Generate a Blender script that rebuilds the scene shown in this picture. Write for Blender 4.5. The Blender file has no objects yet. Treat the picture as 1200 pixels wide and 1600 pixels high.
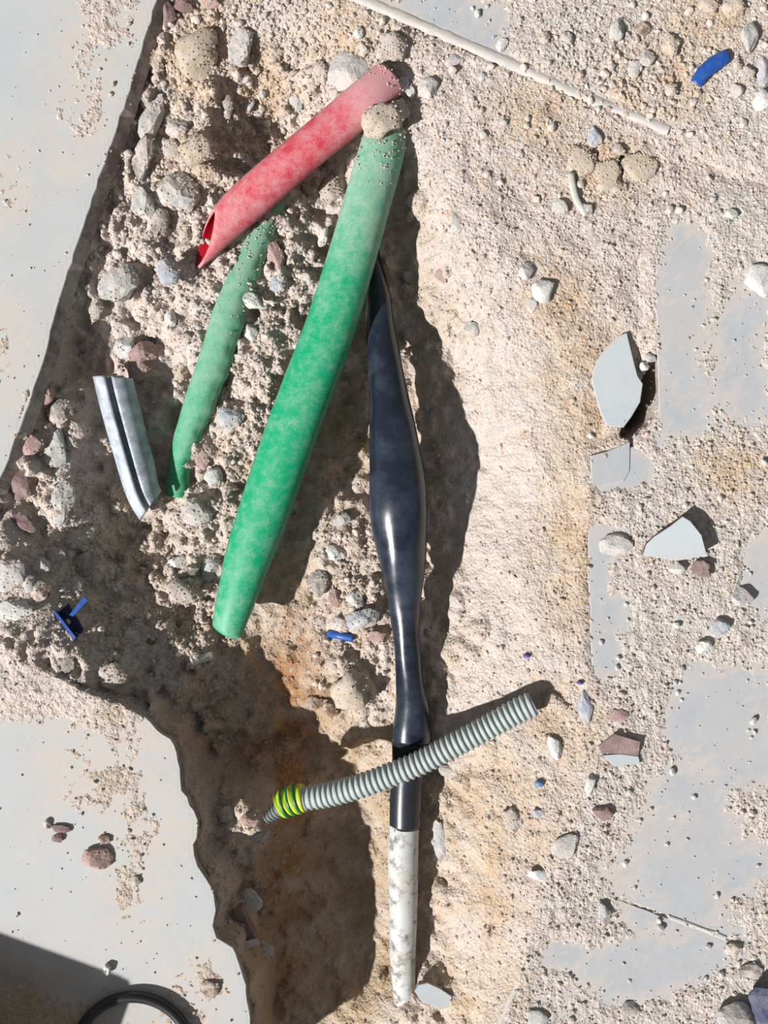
import bpy, bmesh, math, random
import numpy as np
from mathutils import Vector, Matrix

# ------------------------------------------------------------------ camera, world, sun, exposure
U = 1.0 / 1800.0          # metres per photo pixel at the floor level
H = 1620.0                # camera height above the tiles, in those pixels (0.9 m)
scene = bpy.context.scene
col = scene.collection

cam_d = bpy.data.cameras.new('camera')
cam_d.sensor_fit = 'AUTO'
cam_d.sensor_width = 36.0
cam_d.lens = 36.0 * H / 1600.0
cam_d.clip_start = 0.01
cam = bpy.data.objects.new('camera', cam_d)
cam.location = (0, 0, H * U)
col.objects.link(cam)
scene.camera = cam

world = bpy.data.worlds.new('world')
world.use_nodes = True
bg = world.node_tree.nodes['Background']
bg.inputs[0].default_value = (0.86, 0.92, 1.0, 1)
bg.inputs[1].default_value = 0.165
scene.world = world

SUN_AZ = math.radians(35)      # shadows run right and up in the picture
SUN_TAN = 0.78                 # tangent of the elevation
sun_d = bpy.data.lights.new('work_light', 'SUN')
sun_d.energy = 4.9
sun_d.color = (1.0, 0.985, 0.965)
sun_d.angle = math.radians(1.2)
sun = bpy.data.objects.new('work_light', sun_d)
ldir = Vector((math.cos(SUN_AZ), math.sin(SUN_AZ), -SUN_TAN)).normalized()
sun.rotation_euler = ldir.to_track_quat('-Z', 'Y').to_euler()
sun.location = (-2, -1.5, 2)
col.objects.link(sun)

scene.view_settings.view_transform = 'Standard'
scene.view_settings.look = 'None'
scene.view_settings.gamma = 1
scene.view_settings.exposure = 0.44
scene.view_settings.use_curve_mapping = False

rng = np.random.default_rng(7)
random.seed(7)

# ------------------------------------------------------------------ helpers
def s2l(c):
    return tuple(0.72 * ((v / 255.0) / 12.92 if v / 255.0 <= 0.04045 else ((v / 255.0 + 0.055) / 1.055) ** 2.4) for v in c)

def W(px, py, z):
    k = (H - z) / H
    return Vector(((px - 600) * k * U, (800 - py) * k * U, z * U))

def tag(o, label=None, cat=None, group=None, kind=None):
    if label: o['label'] = label
    if cat: o['category'] = cat
    if group: o['group'] = group
    if kind: o['kind'] = kind
    return o

def mesh_np(name, verts, faces, smooth=True):
    """verts (n,3) array, faces list of equal-length index rows (numpy) or a python list."""
    me = bpy.data.meshes.new(name)
    if isinstance(faces, np.ndarray):
        n = faces.shape[1]
        me.vertices.add(len(verts)); me.vertices.foreach_set('co', np.asarray(verts, np.float32).ravel())
        me.loops.add(faces.size); me.loops.foreach_set('vertex_index', faces.astype(np.int32).ravel())
        me.polygons.add(len(faces))
        me.polygons.foreach_set('loop_start', np.arange(0, faces.size, n, dtype=np.int32))
        me.polygons.foreach_set('loop_total', np.full(len(faces), n, np.int32))
        me.update(calc_edges=True); me.validate()
    else:
        me.from_pydata([tuple(v) for v in verts], [], faces); me.update()
    me.polygons.foreach_set('use_smooth', np.full(len(me.polygons), smooth, bool))
    return me

def link(name, me, mat=None, parent=None, loc=None):
    o = bpy.data.objects.new(name, me)
    col.objects.link(o)
    if mat is not None and me is not None:
        for m in (mat if isinstance(mat, (list, tuple)) else [mat]):
            me.materials.append(m)
    if parent: o.parent = parent
    if loc is not None: o.location = loc
    return o

def recenter(o, loc):
    """move the mesh so that its object origin sits at loc without moving it in space"""
    o.data.transform(Matrix.Translation(-Vector(loc))); o.location = loc
    return o

def set_col(me, cols):
    a = me.color_attributes.new('col', 'FLOAT_COLOR', 'POINT')
    c = np.ones((len(me.vertices), 4), np.float32); c[:, :3] = cols
    a.data.foreach_set('color', c.ravel())

def set_float(me, name, vals):
    a = me.attributes.new(name, 'FLOAT', 'POINT')
    a.data.foreach_set('value', np.asarray(vals, np.float32))

# -------- numpy value noise
TAB = np.random.default_rng(99).random((256, 256))
def vn(x, y, s, seed=0):
    x = x / s + seed * 17.31; y = y / s + seed * 5.77
    xi = np.floor(x).astype(int); yi = np.floor(y).astype(int)
    fx = x - xi; fy = y - yi
    fx = fx * fx * (3 - 2 * fx); fy = fy * fy * (3 - 2 * fy)
    a = TAB[xi % 256, yi % 256]; b = TAB[(xi + 1) % 256, yi % 256]
    c = TAB[xi % 256, (yi + 1) % 256]; d = TAB[(xi + 1) % 256, (yi + 1) % 256]
    return (a * (1 - fx) + b * fx) * (1 - fy) + (c * (1 - fx) + d * fx) * fy * 1.0 - 0.5
def sstep(a, b, x):
    t = np.clip((x - a) / (b - a), 0, 1); return t * t * (3 - 2 * t)

def sdf(poly, X, Y):
    """signed distance to a polygon, positive inside (world pixel units)"""
    P = np.array(poly, float); n = len(P)
    d2 = np.full(X.shape, 1e18); ins = np.zeros(X.shape, bool)
    for i in range(n):
        ax, ay = P[i]; bx, by = P[(i + 1) % n]
        ex, ey = bx - ax, by - ay
        t = np.clip(((X - ax) * ex + (Y - ay) * ey) / (ex * ex + ey * ey + 1e-9), 0, 1)
        d2 = np.minimum(d2, (X - ax - t * ex) ** 2 + (Y - ay - t * ey) ** 2)
        cr = ((ay > Y) != (by > Y))
        with np.errstate(divide='ignore', invalid='ignore'):
            xi = (bx - ax) * (Y - ay) / (by - ay + 1e-12) + ax
        ins ^= cr & (X < xi)
    d = np.sqrt(d2)
    return np.where(ins, d, -d)

# ------------------------------------------------------------------ materials
def new_mat(name):
    m = bpy.data.materials.new(name); m.use_nodes = True
    nt = m.node_tree; b = nt.nodes['Principled BSDF']
    return m, nt, b

def N(nt, typ, **kw):
    n = nt.nodes.new(typ)
    for k, v in kw.items():
        if k.startswith('in_'):
            n.inputs[k[3:].replace('_', ' ')].default_value = v
        else: setattr(n, k, v)
    return n

def ramp(nt, src, a, b, c0=(0, 0, 0, 1), c1=(1, 1, 1, 1)):
    r = N(nt, 'ShaderNodeValToRGB')
    r.color_ramp.elements[0].position = a; r.color_ramp.elements[1].position = b
    r.color_ramp.elements[0].color = c0; r.color_ramp.elements[1].color = c1
    nt.links.new(src, r.inputs[0]); return r.outputs[0]

def mix(nt, fac, a, b, blend='MIX'):
    m = N(nt, 'ShaderNodeMix', data_type='RGBA', blend_type=blend)
    for sock, v in ((m.inputs[0], fac), (m.inputs[6], a), (m.inputs[7], b)):
        if hasattr(v, 'links'): nt.links.new(v, sock)
        elif isinstance(v, (int, float)): sock.default_value = v
        else: sock.default_value = (*v[:3], 1)
    return m.outputs[2]

def math_n(nt, op, a, b=None, clamp=False):
    m = N(nt, 'ShaderNodeMath', operation=op, use_clamp=clamp)
    for s, v in ((m.inputs[0], a), (m.inputs[1], b)):
        if v is None: continue
        if hasattr(v, 'links'): nt.links.new(v, s)
        else: s.default_value = v
    return m.outputs[0]

def coords(nt, scale=(1, 1, 1)):
    t = N(nt, 'ShaderNodeTexCoord')
    if scale == (1, 1, 1): return t.outputs['Object']
    mp = N(nt, 'ShaderNodeMapping'); mp.inputs['Scale'].default_value = scale
    nt.links.new(t.outputs['Object'], mp.inputs[0]); return mp.outputs[0]

def noise(nt, vec, scale, detail=4, rough=0.6):
    n = N(nt, 'ShaderNodeTexNoise'); n.inputs['Scale'].default_value = scale
    n.inputs['Detail'].default_value = detail; n.inputs['Roughness'].default_value = rough
    nt.links.new(vec, n.inputs['Vector']); return n.outputs['Fac']

def voro(nt, vec, scale, out='Distance', feature='F1'):
    n = N(nt, 'ShaderNodeTexVoronoi', feature=feature); n.inputs['Scale'].default_value = scale
    nt.links.new(vec, n.inputs['Vector']); return n.outputs[out]

def bump(nt, b, h, strength, dist):
    n = N(nt, 'ShaderNodeBump'); n.inputs['Strength'].default_value = strength
    n.inputs['Distance'].default_value = dist
    nt.links.new(h, n.inputs['Height']); nt.links.new(n.outputs[0], b.inputs['Normal'])

DUST = s2l((225, 211, 202)); ORANGE = s2l((214, 185, 150)); CLAY = s2l((202, 180, 152)); RUST = s2l((176, 128, 82)); GREYD = s2l((221, 213, 206))
TILE = s2l((200, 207, 210))

def soil_material():
    m, nt, b = new_mat('soil'); v = coords(nt)
    at = N(nt, 'ShaderNodeAttribute', attribute_name='col').outputs['Color']
    n1 = noise(nt, v, 60, 6); n2 = noise(nt, v, 420, 4, 0.7)
    vc = voro(nt, v, 300, 'Color')
    sep = N(nt, 'ShaderNodeSeparateColor'); nt.links.new(vc, sep.inputs[0])
    c = mix(nt, 0.55, at, mix(nt, 1.0, at, ramp(nt, n1, 0.3, 0.7, (0.84, 0.80, 0.76, 1), (1.12, 1.12, 1.12, 1)), 'MULTIPLY'))
    c = mix(nt, 0.6, c, mix(nt, 1.0, c, ramp(nt, n2, 0.3, 0.7, (0.72, 0.69, 0.66, 1), (1.22, 1.22, 1.22, 1)), 'MULTIPLY'))
    grain = ramp(nt, sep.outputs[0], 0.86, 0.9)
    c = mix(nt, math_n(nt, 'MULTIPLY', grain, 0.4), c, s2l((196, 198, 198)))
    grain2 = ramp(nt, sep.outputs[1], 0.92, 0.95)
    c = mix(nt, math_n(nt, 'MULTIPLY', grain2, 0.35), c, s2l((190, 150, 105)))
    nt.links.new(c, b.inputs['Base Color'])
    b.inputs['Roughness'].default_value = 1.0; b.inputs['Specular IOR Level'].default_value = 0.05
    vd = voro(nt, v, 330); vd2 = voro(nt, v, 700)
    h = math_n(nt, 'ADD', math_n(nt, 'MULTIPLY', vd, -1.0), math_n(nt, 'MULTIPLY', vd2, -0.5))
    h = math_n(nt, 'ADD', h, n2)
    bump(nt, b, h, 0.75, 0.0016)
    return m

def tile_material(name, dust=0.5, base=TILE, dirt_and_shade=0.35):
    m, nt, b = new_mat(name); v = coords(nt)
    n1 = noise(nt, v, 9, 6, 0.62); n2 = noise(nt, v, 130, 5, 0.7); n3 = noise(nt, v, 28, 4)
    c = mix(nt, ramp(nt, n3, 0.35, 0.7), base, tuple(x * 0.92 for x in base))
    d = math_n(nt, 'MULTIPLY', ramp(nt, n1, 0.42, 0.66), dust)
    d = math_n(nt, 'ADD', d, math_n(nt, 'MULTIPLY', ramp(nt, n2, 0.5, 0.75), dirt_and_shade), True)
    fa = N(nt, 'ShaderNodeAttribute', attribute_name='film').outputs['Fac']
    n5 = noise(nt, v, 320, 4, 0.75)
    fm = math_n(nt, 'MULTIPLY', fa, ramp(nt, n5, 0.32, 0.6, (0.5, 0.5, 0.5, 1)))
    d = math_n(nt, 'MAXIMUM', d, fm)
    c = mix(nt, d, c, s2l((218, 204, 193)))
    da = N(nt, 'ShaderNodeAttribute', attribute_name='dirt_and_shade').outputs['Fac']
    c = mix(nt, math_n(nt, 'MULTIPLY', da, ramp(nt, n3, 0.3, 0.6, (0.45, 0.45, 0.45, 1))), c, s2l((170, 148, 124)))  # brown for soil on the slab, also painting the tone of the box shadow
    sp = ramp(nt, voro(nt, v, 95), 0.05, 0.09, (1, 1, 1, 1), (0, 0, 0, 1))
    sel = ramp(nt, noise(nt, v, 40, 2), 0.6, 0.64)
    c = mix(nt, math_n(nt, 'MULTIPLY', math_n(nt, 'MULTIPLY', sp, sel), 0.7), c, s2l((105, 92, 84)))
    nt.links.new(c, b.inputs['Base Color'])
    b.inputs['Roughness'].default_value = 0.6; b.inputs['Specular IOR Level'].default_value = 0.25
    bump(nt, b, n2, 0.25, 0.0006)
    return m

def rough_material(name, base, var=0.35, scale=120, bumpd=0.0012, dust=0.4, rough=0.95, dustcol=None):
    m, nt, b = new_mat(name); v = coords(nt)
    oi = N(nt, 'ShaderNodeObjectInfo')
    vec = N(nt, 'ShaderNodeVectorMath', operation='ADD')
    nt.links.new(v, vec.inputs[0]); nt.links.new(oi.outputs['Random'], vec.inputs[1]); v = vec.outputs[0]
    n1 = noise(nt, v, scale, 5, 0.65); n2 = noise(nt, v, scale * 4, 4, 0.7); n3 = noise(nt, v, scale * .5, 5, .7)
    c = mix(nt, ramp(nt, n1, 0.3, 0.7), tuple(x * (1 - var) for x in base), tuple(min(1, x * (1 + var * .6)) for x in base))
    c = mix(nt, math_n(nt, 'MULTIPLY', ramp(nt, n3, 0.42, 0.6), dust), c, dustcol or DUST)
    nt.links.new(c, b.inputs['Base Color'])
    b.inputs['Roughness'].default_value = rough; b.inputs['Specular IOR Level'].default_value = 0.15
    bump(nt, b, math_n(nt, 'ADD', n1, n2), 0.7, bumpd)
    return m

def attr_material(name, rough=0.95):
    m, nt, b = new_mat(name); v = coords(nt)
    at = N(nt, 'ShaderNodeAttribute', attribute_name='col').outputs['Color']
    n2 = noise(nt, v, 500, 3)
    c = mix(nt, 1.0, at, ramp(nt, n2, 0.3, 0.7, (0.78, 0.76, 0.74, 1), (1.1, 1.1, 1.1, 1)), 'MULTIPLY')
    nt.links.new(c, b.inputs['Base Color']); b.inputs['Roughness'].default_value = rough
    b.inputs['Specular IOR Level'].default_value = 0.1
    return m

def plastic_material(name, base, dustcol, lo, hi, rough=0.45, spec=0.4, tcurve=None, scale=(1, 1, 1), amount=0.8):
    """coloured plastic smeared with dust; the attribute 't' runs along the pipe"""
    m, nt, b = new_mat(name); v = coords(nt, scale)
    n1 = noise(nt, v, 80, 9, 0.78); n2 = noise(nt, v, 900, 3, 0.7)
    f = math_n(nt, 'ADD', n1, math_n(nt, 'MULTIPLY', math_n(nt, 'SUBTRACT', n2, 0.5), 0.6))
    if tcurve:
        t = N(nt, 'ShaderNodeAttribute', attribute_name='t').outputs['Fac']
        cr = N(nt, 'ShaderNodeFloatCurve'); cv = cr.mapping.curves[0]
        cv.points[0].location = tcurve[0]; cv.points[1].location = tcurve[-1]
        for p in tcurve[1:-1]: cv.points.new(*p)
        cr.mapping.update(); nt.links.new(t, cr.inputs['Value'])
        f = math_n(nt, 'ADD', f, math_n(nt, 'SUBTRACT', cr.outputs[0], 0.5))
    d = math_n(nt, 'MULTIPLY', ramp(nt, f, lo, hi), amount)
    c = mix(nt, ramp(nt, n2, .3, .7), base, tuple(x * 0.8 for x in base))
    c = mix(nt, d, c, dustcol)
    nt.links.new(c, b.inputs['Base Color'])
    r = N(nt, 'ShaderNodeMapRange'); nt.links.new(d, r.inputs[0]); r.inputs[3].default_value = rough; r.inputs[4].default_value = 0.95
    nt.links.new(r.outputs[0], b.inputs['Roughness'])
    b.inputs['Specular IOR Level'].default_value = spec
    bump(nt, b, n1, 0.25, 0.0008)
    return m

M = {}
M['soil'] = soil_material()
M['tile'] = tile_material('dusty_tile', 0.45, dirt_and_shade=0.3)
M['tile_right'] = tile_material('dusty_tile_grey', 0.4, s2l((188, 194, 200)), 0.35)
M['tile_clean'] = tile_material('tile_face', 0.3, s2l((203, 210, 214)), 0.2)
M['tile_body'] = rough_material('tile_body', s2l((168, 152, 142)), 0.3, 90, 0.001, 0.5)
M['grit'] = attr_material('grit')
ROCK = {
    'grey': s2l((204, 203, 200)), 'dark': s2l((164, 158, 150)), 'blue': s2l((190, 195, 204)), 'white': s2l((228, 226, 222)),
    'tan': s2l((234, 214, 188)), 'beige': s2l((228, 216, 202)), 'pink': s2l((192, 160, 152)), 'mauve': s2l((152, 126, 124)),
    'brown': s2l((150, 120, 98)), 'slate': s2l((98, 104, 128)), 'ochre': s2l((226, 206, 176)), 'smoke': s2l((205, 205, 204)),
}
for k_, c_ in ROCK.items():
    clod = k_ in ('tan', 'beige', 'ochre')
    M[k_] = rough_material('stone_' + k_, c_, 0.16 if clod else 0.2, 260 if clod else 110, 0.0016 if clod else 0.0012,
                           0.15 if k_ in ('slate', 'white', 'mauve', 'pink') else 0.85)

# ------------------------------------------------------------------ floor outlines (photo pixels, at tile level)
def PXW(poly):   # photo pixels -> world pixel units at z = 0
    return [(x - 600.0, 800.0 - y) for x, y in poly]

def rough_edge(poly, amp, step, seed, closed=True):
    r = random.Random(seed); out = []
    n = len(poly)
    for i in range(n):
        a = poly[i]; b = poly[(i + 1) % n]
        L = math.hypot(b[0] - a[0], b[1] - a[1]); k = max(1, int(L / step))
        outside = (a[0] < -20 and b[0] < -20) or (a[1] < -20 and b[1] < -20) or (a[0] > 1220 and b[0] > 1220) or (a[1] > 1620 and b[1] > 1620)
        if outside: k = 1
        for j in range(k):
            t = j / k
            j0 = amp if (j or not outside) else 0
            out.append((a[0] + (b[0] - a[0]) * t + r.uniform(-j0, j0), a[1] + (b[1] - a[1]) * t + r.uniform(-j0, j0)))
    return out

TL = rough_edge([(-260, -120), (275, -120), (245, 0), (222, 80), (203, 140), (165, 250), (122, 380), (92, 468), (72, 548), (46, 632), (20, 700), (0, 748), (-45, 850), (-260, 850)], 1.5, 14, 1)
BL = rough_edge([(-260, 1000), (-20, 1005), (60, 1040), (130, 1075), (190, 1098), (222, 1118), (247, 1139), (274, 1163), (283, 1200), (286, 1236), (304, 1268), (311, 1298), (304, 1320), (308, 1352), (330, 1386), (338, 1412), (333, 1448), (337, 1466), (366, 1480), (378, 1512), (386, 1550), (392, 1602), (396, 1740), (-260, 1740)], 2.0, 11, 2)
T1 = rough_edge([(330, -120), (560, -8), (800, 98), (1052, 205), (1300, 312), (1300, -120)], 0.8, 25, 3)
T2 = rough_edge([(1030, 345), (1075, 320), (1150, 300), (1300, 330), (1300, 1526), (1130, 1462), (864, 1364), (905, 1250), (942, 1150), (926, 1040), (918, 900), (921, 722), (960, 705), (1012, 690), (1029, 650), (1026, 520), (1024, 380)], 1.5, 16, 4)
T3 = rough_edge([(860, 1367), (1130, 1466), (1300, 1530), (1300, 1740), (735, 1740), (790, 1592)], 1.2, 20, 5)
TILES = {'TL': TL, 'BL': BL, 'T1': T1, 'T2': T2, 'T3': T3}

# ------------------------------------------------------------------ ground heights (photo px, photo py, height px)
CTRL = [
 (300,30,-24),(272,60,-18),(350,150,-42),(250,140,-30),(232,215,-34),(205,290,-42),(172,390,-46),(135,450,-34),(310,240,-26),(285,300,-30),(385,250,-92),(430,200,-96),(470,170,-80),(240,170,-40),(420,60,-26),(500,30,-9),(560,95,-7),(650,110,-4),(720,110,-3),(400,-80,-15),(250,-60,-40),
 (330,300,-40),(215,350,-44),(190,445,-44),(455,330,-66),(500,280,-104),(440,400,-52),(560,330,-88),
 (640,215,-16),(655,290,-30),(618,330,-88),(640,420,-92),(700,400,-12),(690,330,-8),(800,300,-4),(800,480,-8),(900,480,-4),(745,520,-28),(690,540,-86),(655,650,-112),
 (770,620,-40),(745,700,-84),(690,780,-104),(815,700,-24),(870,700,-10),(900,820,-5),(800,900,-22),(735,880,-80),(690,960,-98),(740,1010,-52),(770,1060,-36),(850,1000,-8),
 (690,1120,-88),(770,1170,-34),(850,1150,-10),(725,1290,-52),(685,1360,-86),(685,1480,-96),(720,1420,-52),(765,1500,-30),(800,1400,-16),(850,1280,-6),(790,1610,-24),(690,1640,-90),
 (300,450,-55),(380,425,-58),(435,450,-54),(410,550,-58),(375,650,-62),(335,720,-72),(250,500,-74),(120,560,-92),(200,570,-104),(300,560,-66),(285,640,-88),(250,700,-104),
 (100,640,-44),(105,700,-48),(60,700,-34),(160,740,-112),(150,850,-104),(100,790,-46),(95,870,-34),(20,788,-44),(60,835,-52),(15,835,-3),(40,880,-6),(60,930,0),(40,990,3),(120,1015,0),(100,1050,3),(172,1048,-4),(-120,950,0),(150,985,-50),(195,1010,-70),(222,1065,-70),(250,1110,-95),(250,850,-112),(300,800,-88),(330,900,-92),(285,960,-104),(190,930,-100),(135,940,-60),
 (480,640,-108),(430,760,-108),(480,720,-122),(540,620,-122),(540,760,-120),(540,850,-92),(560,950,-88),(545,1040,-92),(570,1130,-100),(430,890,-130),(410,1000,-138),(400,1100,-152),(330,1050,-115),
 (310,1150,-128),(380,1190,-166),(365,1285,-42),(396,1275,-40),(385,1305,-50),(345,1330,-90),(480,1190,-205),(560,1200,-212),(470,1310,-210),(610,1255,-150),(550,1320,-222),(560,1250,-215),(590,1330,-180),(570,1400,-214),(530,1450,-224),(575,1500,-200),(450,1420,-200),(400,1520,-160),(370,1420,-110),(570,1560,-150),(480,1640,-180),
 (600,1165,-160),(606,1400,-165),(615,1040,-106),(640,1572,-82),(615,1590,-86),(632,1620,-84),(1000,260,-2),(1000,100,-2),(1100,800,-3),(1100,1200,-3),(1000,1500,-3),(1300,0,-3),(1300,800,-3),(1300,1740,-3),(-260,1740,-60),(-260,880,-20),(-260,-120,-40),(650,-120,-4),
 (600,1740,-170),(800,1740,-20),(960,600,-4),(1012,610,-20)]
cw = np.array([((x - 600) * (H - z) / H, (800 - y) * (H - z) / H, z) for x, y, z in CTRL])
def tps_fit(c):
    n = len(c); r = np.hypot(c[:, None, 0] - c[None, :, 0], c[:, None, 1] - c[None, :, 1])
    K = r + np.eye(n) * 0.0            # linear (biharmonic in 3-D) kernel: no overshoot
    P = np.c_[np.ones(n), c[:, :2]]
    A = np.block([[K, P], [P.T, np.zeros((3, 3))]])
    return np.linalg.solve(A, np.r_[c[:, 2], 0, 0, 0])
TW = tps_fit(cw)
STEP = 3.0
gx = np.arange(-790, 790 + STEP, STEP); gy = np.arange(-960, 960 + STEP, STEP)
X, Y = np.meshgrid(gx, gy)                       # rows are y
Z = np.full(X.shape, TW[-3]) + TW[-2] * X + TW[-1] * Y
for i, (a, b_, z_) in enumerate(cw):
    Z += TW[i] * np.sqrt((X - a) ** 2 + (Y - b_) ** 2)
# soften the cone tips of the linear kernel
def blur(A, k):
    for ax in (0, 1):
        P_ = np.pad(A, [(k, k) if a == ax else (0, 0) for a in (0, 1)], mode='edge')
        cs = np.cumsum(P_, axis=ax); z0 = np.zeros_like(np.take(cs, [0], axis=ax)); cs = np.concatenate([z0, cs], axis=ax)
        n = A.shape[ax]
        A = (np.take(cs, range(2 * k + 1, 2 * k + 1 + n), axis=ax) - np.take(cs, range(0, n), axis=ax)) / (2 * k + 1)
    return A
Z = blur(blur(Z, 4), 3)
base = Z.copy()
SD = {k: sdf(PXW(p), X, Y) for k, p in TILES.items()}
dL = np.maximum(SD['TL'], SD['BL']); dR = np.maximum(np.maximum(SD['T1'], SD['T2']), SD['T3'])

# image position of each grid node on the ground (for maps traced from the photo)
IX = 600 + X * H / (H - base); IY = 800 - Y * H / (H - base)

def blob(cx, cy, rx, ry=None, ang=0, soft=0.6):
    ry = ry or rx; a = math.radians(ang); ca, sa = math.cos(a), math.sin(a)
    dx = IX - cx; dy = IY - cy
    u = (dx * ca + dy * sa) / rx; v = (-dx * sa + dy * ca) / ry
    return 1 - sstep(1 - soft * .5, 1 + soft * .5, np.sqrt(u * u + v * v))

# rubble roughness: coarse in the trench, fine on the right
trench = sstep(-18, -50, base)
shade_floor = np.clip(blob(520, 1420, 110, 260) + blob(420, 970, 60, 150), 0, 1)
smooth_bank = np.clip(blob(800, 760, 100, 300) + blob(770, 1120, 80, 90) + blob(770, 1450, 60, 200), 0, 1)
coarse = trench * (1 - 0.45 * shade_floor) * (1 - 0.85 * smooth_bank)
left_rub = blob(300, 250, 260, 420) + blob(90, 800, 120, 140) + blob(290, 950, 110, 220)
amp = 0.25 + 1.0 * coarse + 0.5 * np.clip(left_rub, 0, 1) * trench
rub = (vn(X, Y, 46, 1) * 22 + vn(X, Y, 22, 2) * 15 + vn(X, Y, 11, 3) * 9) * amp
fine = vn(X, Y, 7, 4) * 4.2 + vn(X, Y, 14, 5) * 3.0 + np.abs(vn(X, Y, 26, 6)) * 2.5
Z = base + rub * np.where(dR > -20, 0.35, 1) + fine * (0.55 + 0.6 * coarse)
rl = random.Random(21)
wxn = vn(X, Y, 12, 41) * 9; wyn = vn(X, Y, 12, 42) * 9
for _ in range(2600):                                # rubble lumps standing out of the soil
    jx = rl.randrange(X.shape[1]); jy = rl.randrange(X.shape[0])
    if rl.random() > coarse[jy, jx] * 0.95 * (0.6 + 0.4 * min(1, left_rub[jy, jx])) or dL[jy, jx] > -14: continue
    r1 = 6 + 17 * rl.random() ** 2.2; kk = int(r1 * 1.9 / STEP) + 2
    sl = (slice(max(jy - kk, 0), jy + kk), slice(max(jx - kk, 0), jx + kk))
    a_ = rl.uniform(0, 3.14); ca, sa = math.cos(a_), math.sin(a_); asp = rl.uniform(0.6, 1.0)
    dx = X[sl] - gx[jx] + wxn[sl]; dy = Y[sl] - gy[jy] + wyn[sl]
    u_ = (dx * ca + dy * sa) / r1; v_ = (-dx * sa + dy * ca) / (r1 * asp)
    q = np.clip(1 - u_ ** 2 - v_ ** 2, 0, 1) ** 0.5
    tz = Z[jy, jx] + r1 * rl.uniform(0.15, 0.5) + rl.uniform(-.35, .35) * dx
    Z[sl] = np.where(q > 0, np.maximum(Z[sl], tz - r1 * 0.75 * (1 - q) + vn(dx + jx, dy, 5, 3) * 3), Z[sl])
Z -= 22 * blob(930, 240, 5, 18, 15) + 22 * blob(972, 258, 4, 22, 8)
# dust lying on the tiles: where it thins out, the tile shows
cov_R = np.ones_like(X)
for b_ in [(1063, 560, 42, 130, 3), (1062, 420, 38, 70, 8), (1150, 560, 40, 110, 10), (1165, 620, 40, 60), (1068, 640, 45, 48), (705, 30, 85, 55, 10), (770, 60, 20, 30),
           (985, 735, 30, 30), (945, 735, 22, 35), (945, 850, 28, 25), (935, 920, 16, 60), (950, 965, 40, 30), (945, 1020, 22, 50),
           (1060, 1370, 95, 110, 25), (1030, 1500, 130, 45, -18), (960, 1500, 60, 30, -20), (1120, 1110, 95, 60, -20), (1160, 1180, 70, 60),
           (1080, 1240, 60, 40), (1130, 1350, 90, 50), (880, 1490, 40, 25), (1190, 900, 30, 80)]:
    cov_R = np.minimum(cov_R, 1 - blob(*b_[:4], b_[4] if len(b_) > 4 else 0, soft=1.5))
cov_L = np.zeros_like(X); wide_L = np.zeros_like(X)
for b_ in [(165, 60, 48, 120, 14), (185, 30, 50, 60), (120, 190, 40, 40), (20, 300, 30, 60), (150, 170, 28, 100, 18), (20, 560, 40, 60), (60, 640, 14, 60, 18), (60, 990, 120, 80, 12), (150, 1070, 100, 60, 20), (60, 1090, 90, 30),
           (40, 930, 120, 60), (200, 1130, 60, 40, 20), (180, 1200, 90, 30, 10), (245, 1290, 55, 30, -10), (225, 1370, 38, 60, -15), (225, 1250, 70, 30, 20), (60, 1580, 170, 75, 10), (310, 1520, 50, 60, 20), (340, 1480, 28, 40), (135, 1240, 40, 14)]:
    wide_L = np.maximum(wide_L, blob(b_[0], b_[1], b_[2] * 1.5, b_[3] * 1.5, b_[4] if len(b_) > 4 else 0, soft=1.9))
    cov_L = np.maximum(cov_L, blob(*b_[:4], b_[4] if len(b_) > 4 else 0, soft=1.9))
thick_L = np.clip(blob(80, 960, 140, 80, 15) + 0.7 * blob(160, 1060, 90, 60, 25), 0, 1)
dn = vn(X, Y, 9, 11) * 3.4 + vn(X, Y, 30, 12) * 3.8 + vn(X, Y, 5, 13) * 3.4 + vn(X, Y, 75, 14) * 3.4
zR = -4.4 + 7.6 * cov_R + dn * 0.85
zL = -5.0 + 5.4 * cov_L + 5 * thick_L + 4 * blob(40, 1575, 170, 80, 10, soft=1.2) + dn * 0.95
TH = 20.0                                          # tile thickness
Z = np.where(dR > 0, zR, Z)
near = (dR <= 0) & (dR > -26)
Z = np.where(near, zR * (1 + dR / 26) + Z * (-dR / 26), Z)
# left slabs: soil cut away under the edge
cliff = sstep(0, 20, -dL + vn(X, Y, 20, 21) * 10)
lip = np.where(SD['TL'] > SD['BL'], -26.0, -24.0)
zo = np.where(Z < lip, lip * (1 - cliff) + Z * cliff, Z)
soft_edge = (SD['BL'] > SD['TL']) & (IY < 1135) & (IX < 245)     # slab corner hidden under spoil
Z = np.where(soft_edge & (dL > -40), np.where(dL > 0, zL + 8 * sstep(1150, 1060, IY + 0.15 * (IX - 100)), np.maximum(base + fine + rub * .3, -60)), np.where(dL > 5, zL, np.where(dL > 0, np.minimum(zo, -24), zo)))
Z = np.where(soft_edge & (dL < 0) & (dL > -40), np.maximum(Z, base + fine), Z)
bank = sstep(-70, -20, dL) * (dL < -4)
Z += bank * (vn(X, Y, 10, 51) * 16 + vn(X, Y, 22, 52) * 22 + np.abs(vn(X, Y, 6, 53)) * 9 - 3)
Z = np.where((dL > -4) & (dL <= 0) & ~soft_edge, np.minimum(Z, -22), Z)
# the dark gap right of the broken tile piece
Z -= 110 * blob(1015, 612, 13, 46, 10) + 90 * blob(996, 657, 11, 30, 42) + 14 * blob(985, 700, 3, 20, 0)
jd = np.abs(-(IX - 560) * 0.394 + (IY + 4) * 0.919)
Z -= 3.2 * (1 - sstep(9, 17, jd)) * (IX > 520) * (IX < 1058)
ZTOP = np.where((dL > 0) | (dR > 0), np.maximum(Z, 0), Z)

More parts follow.
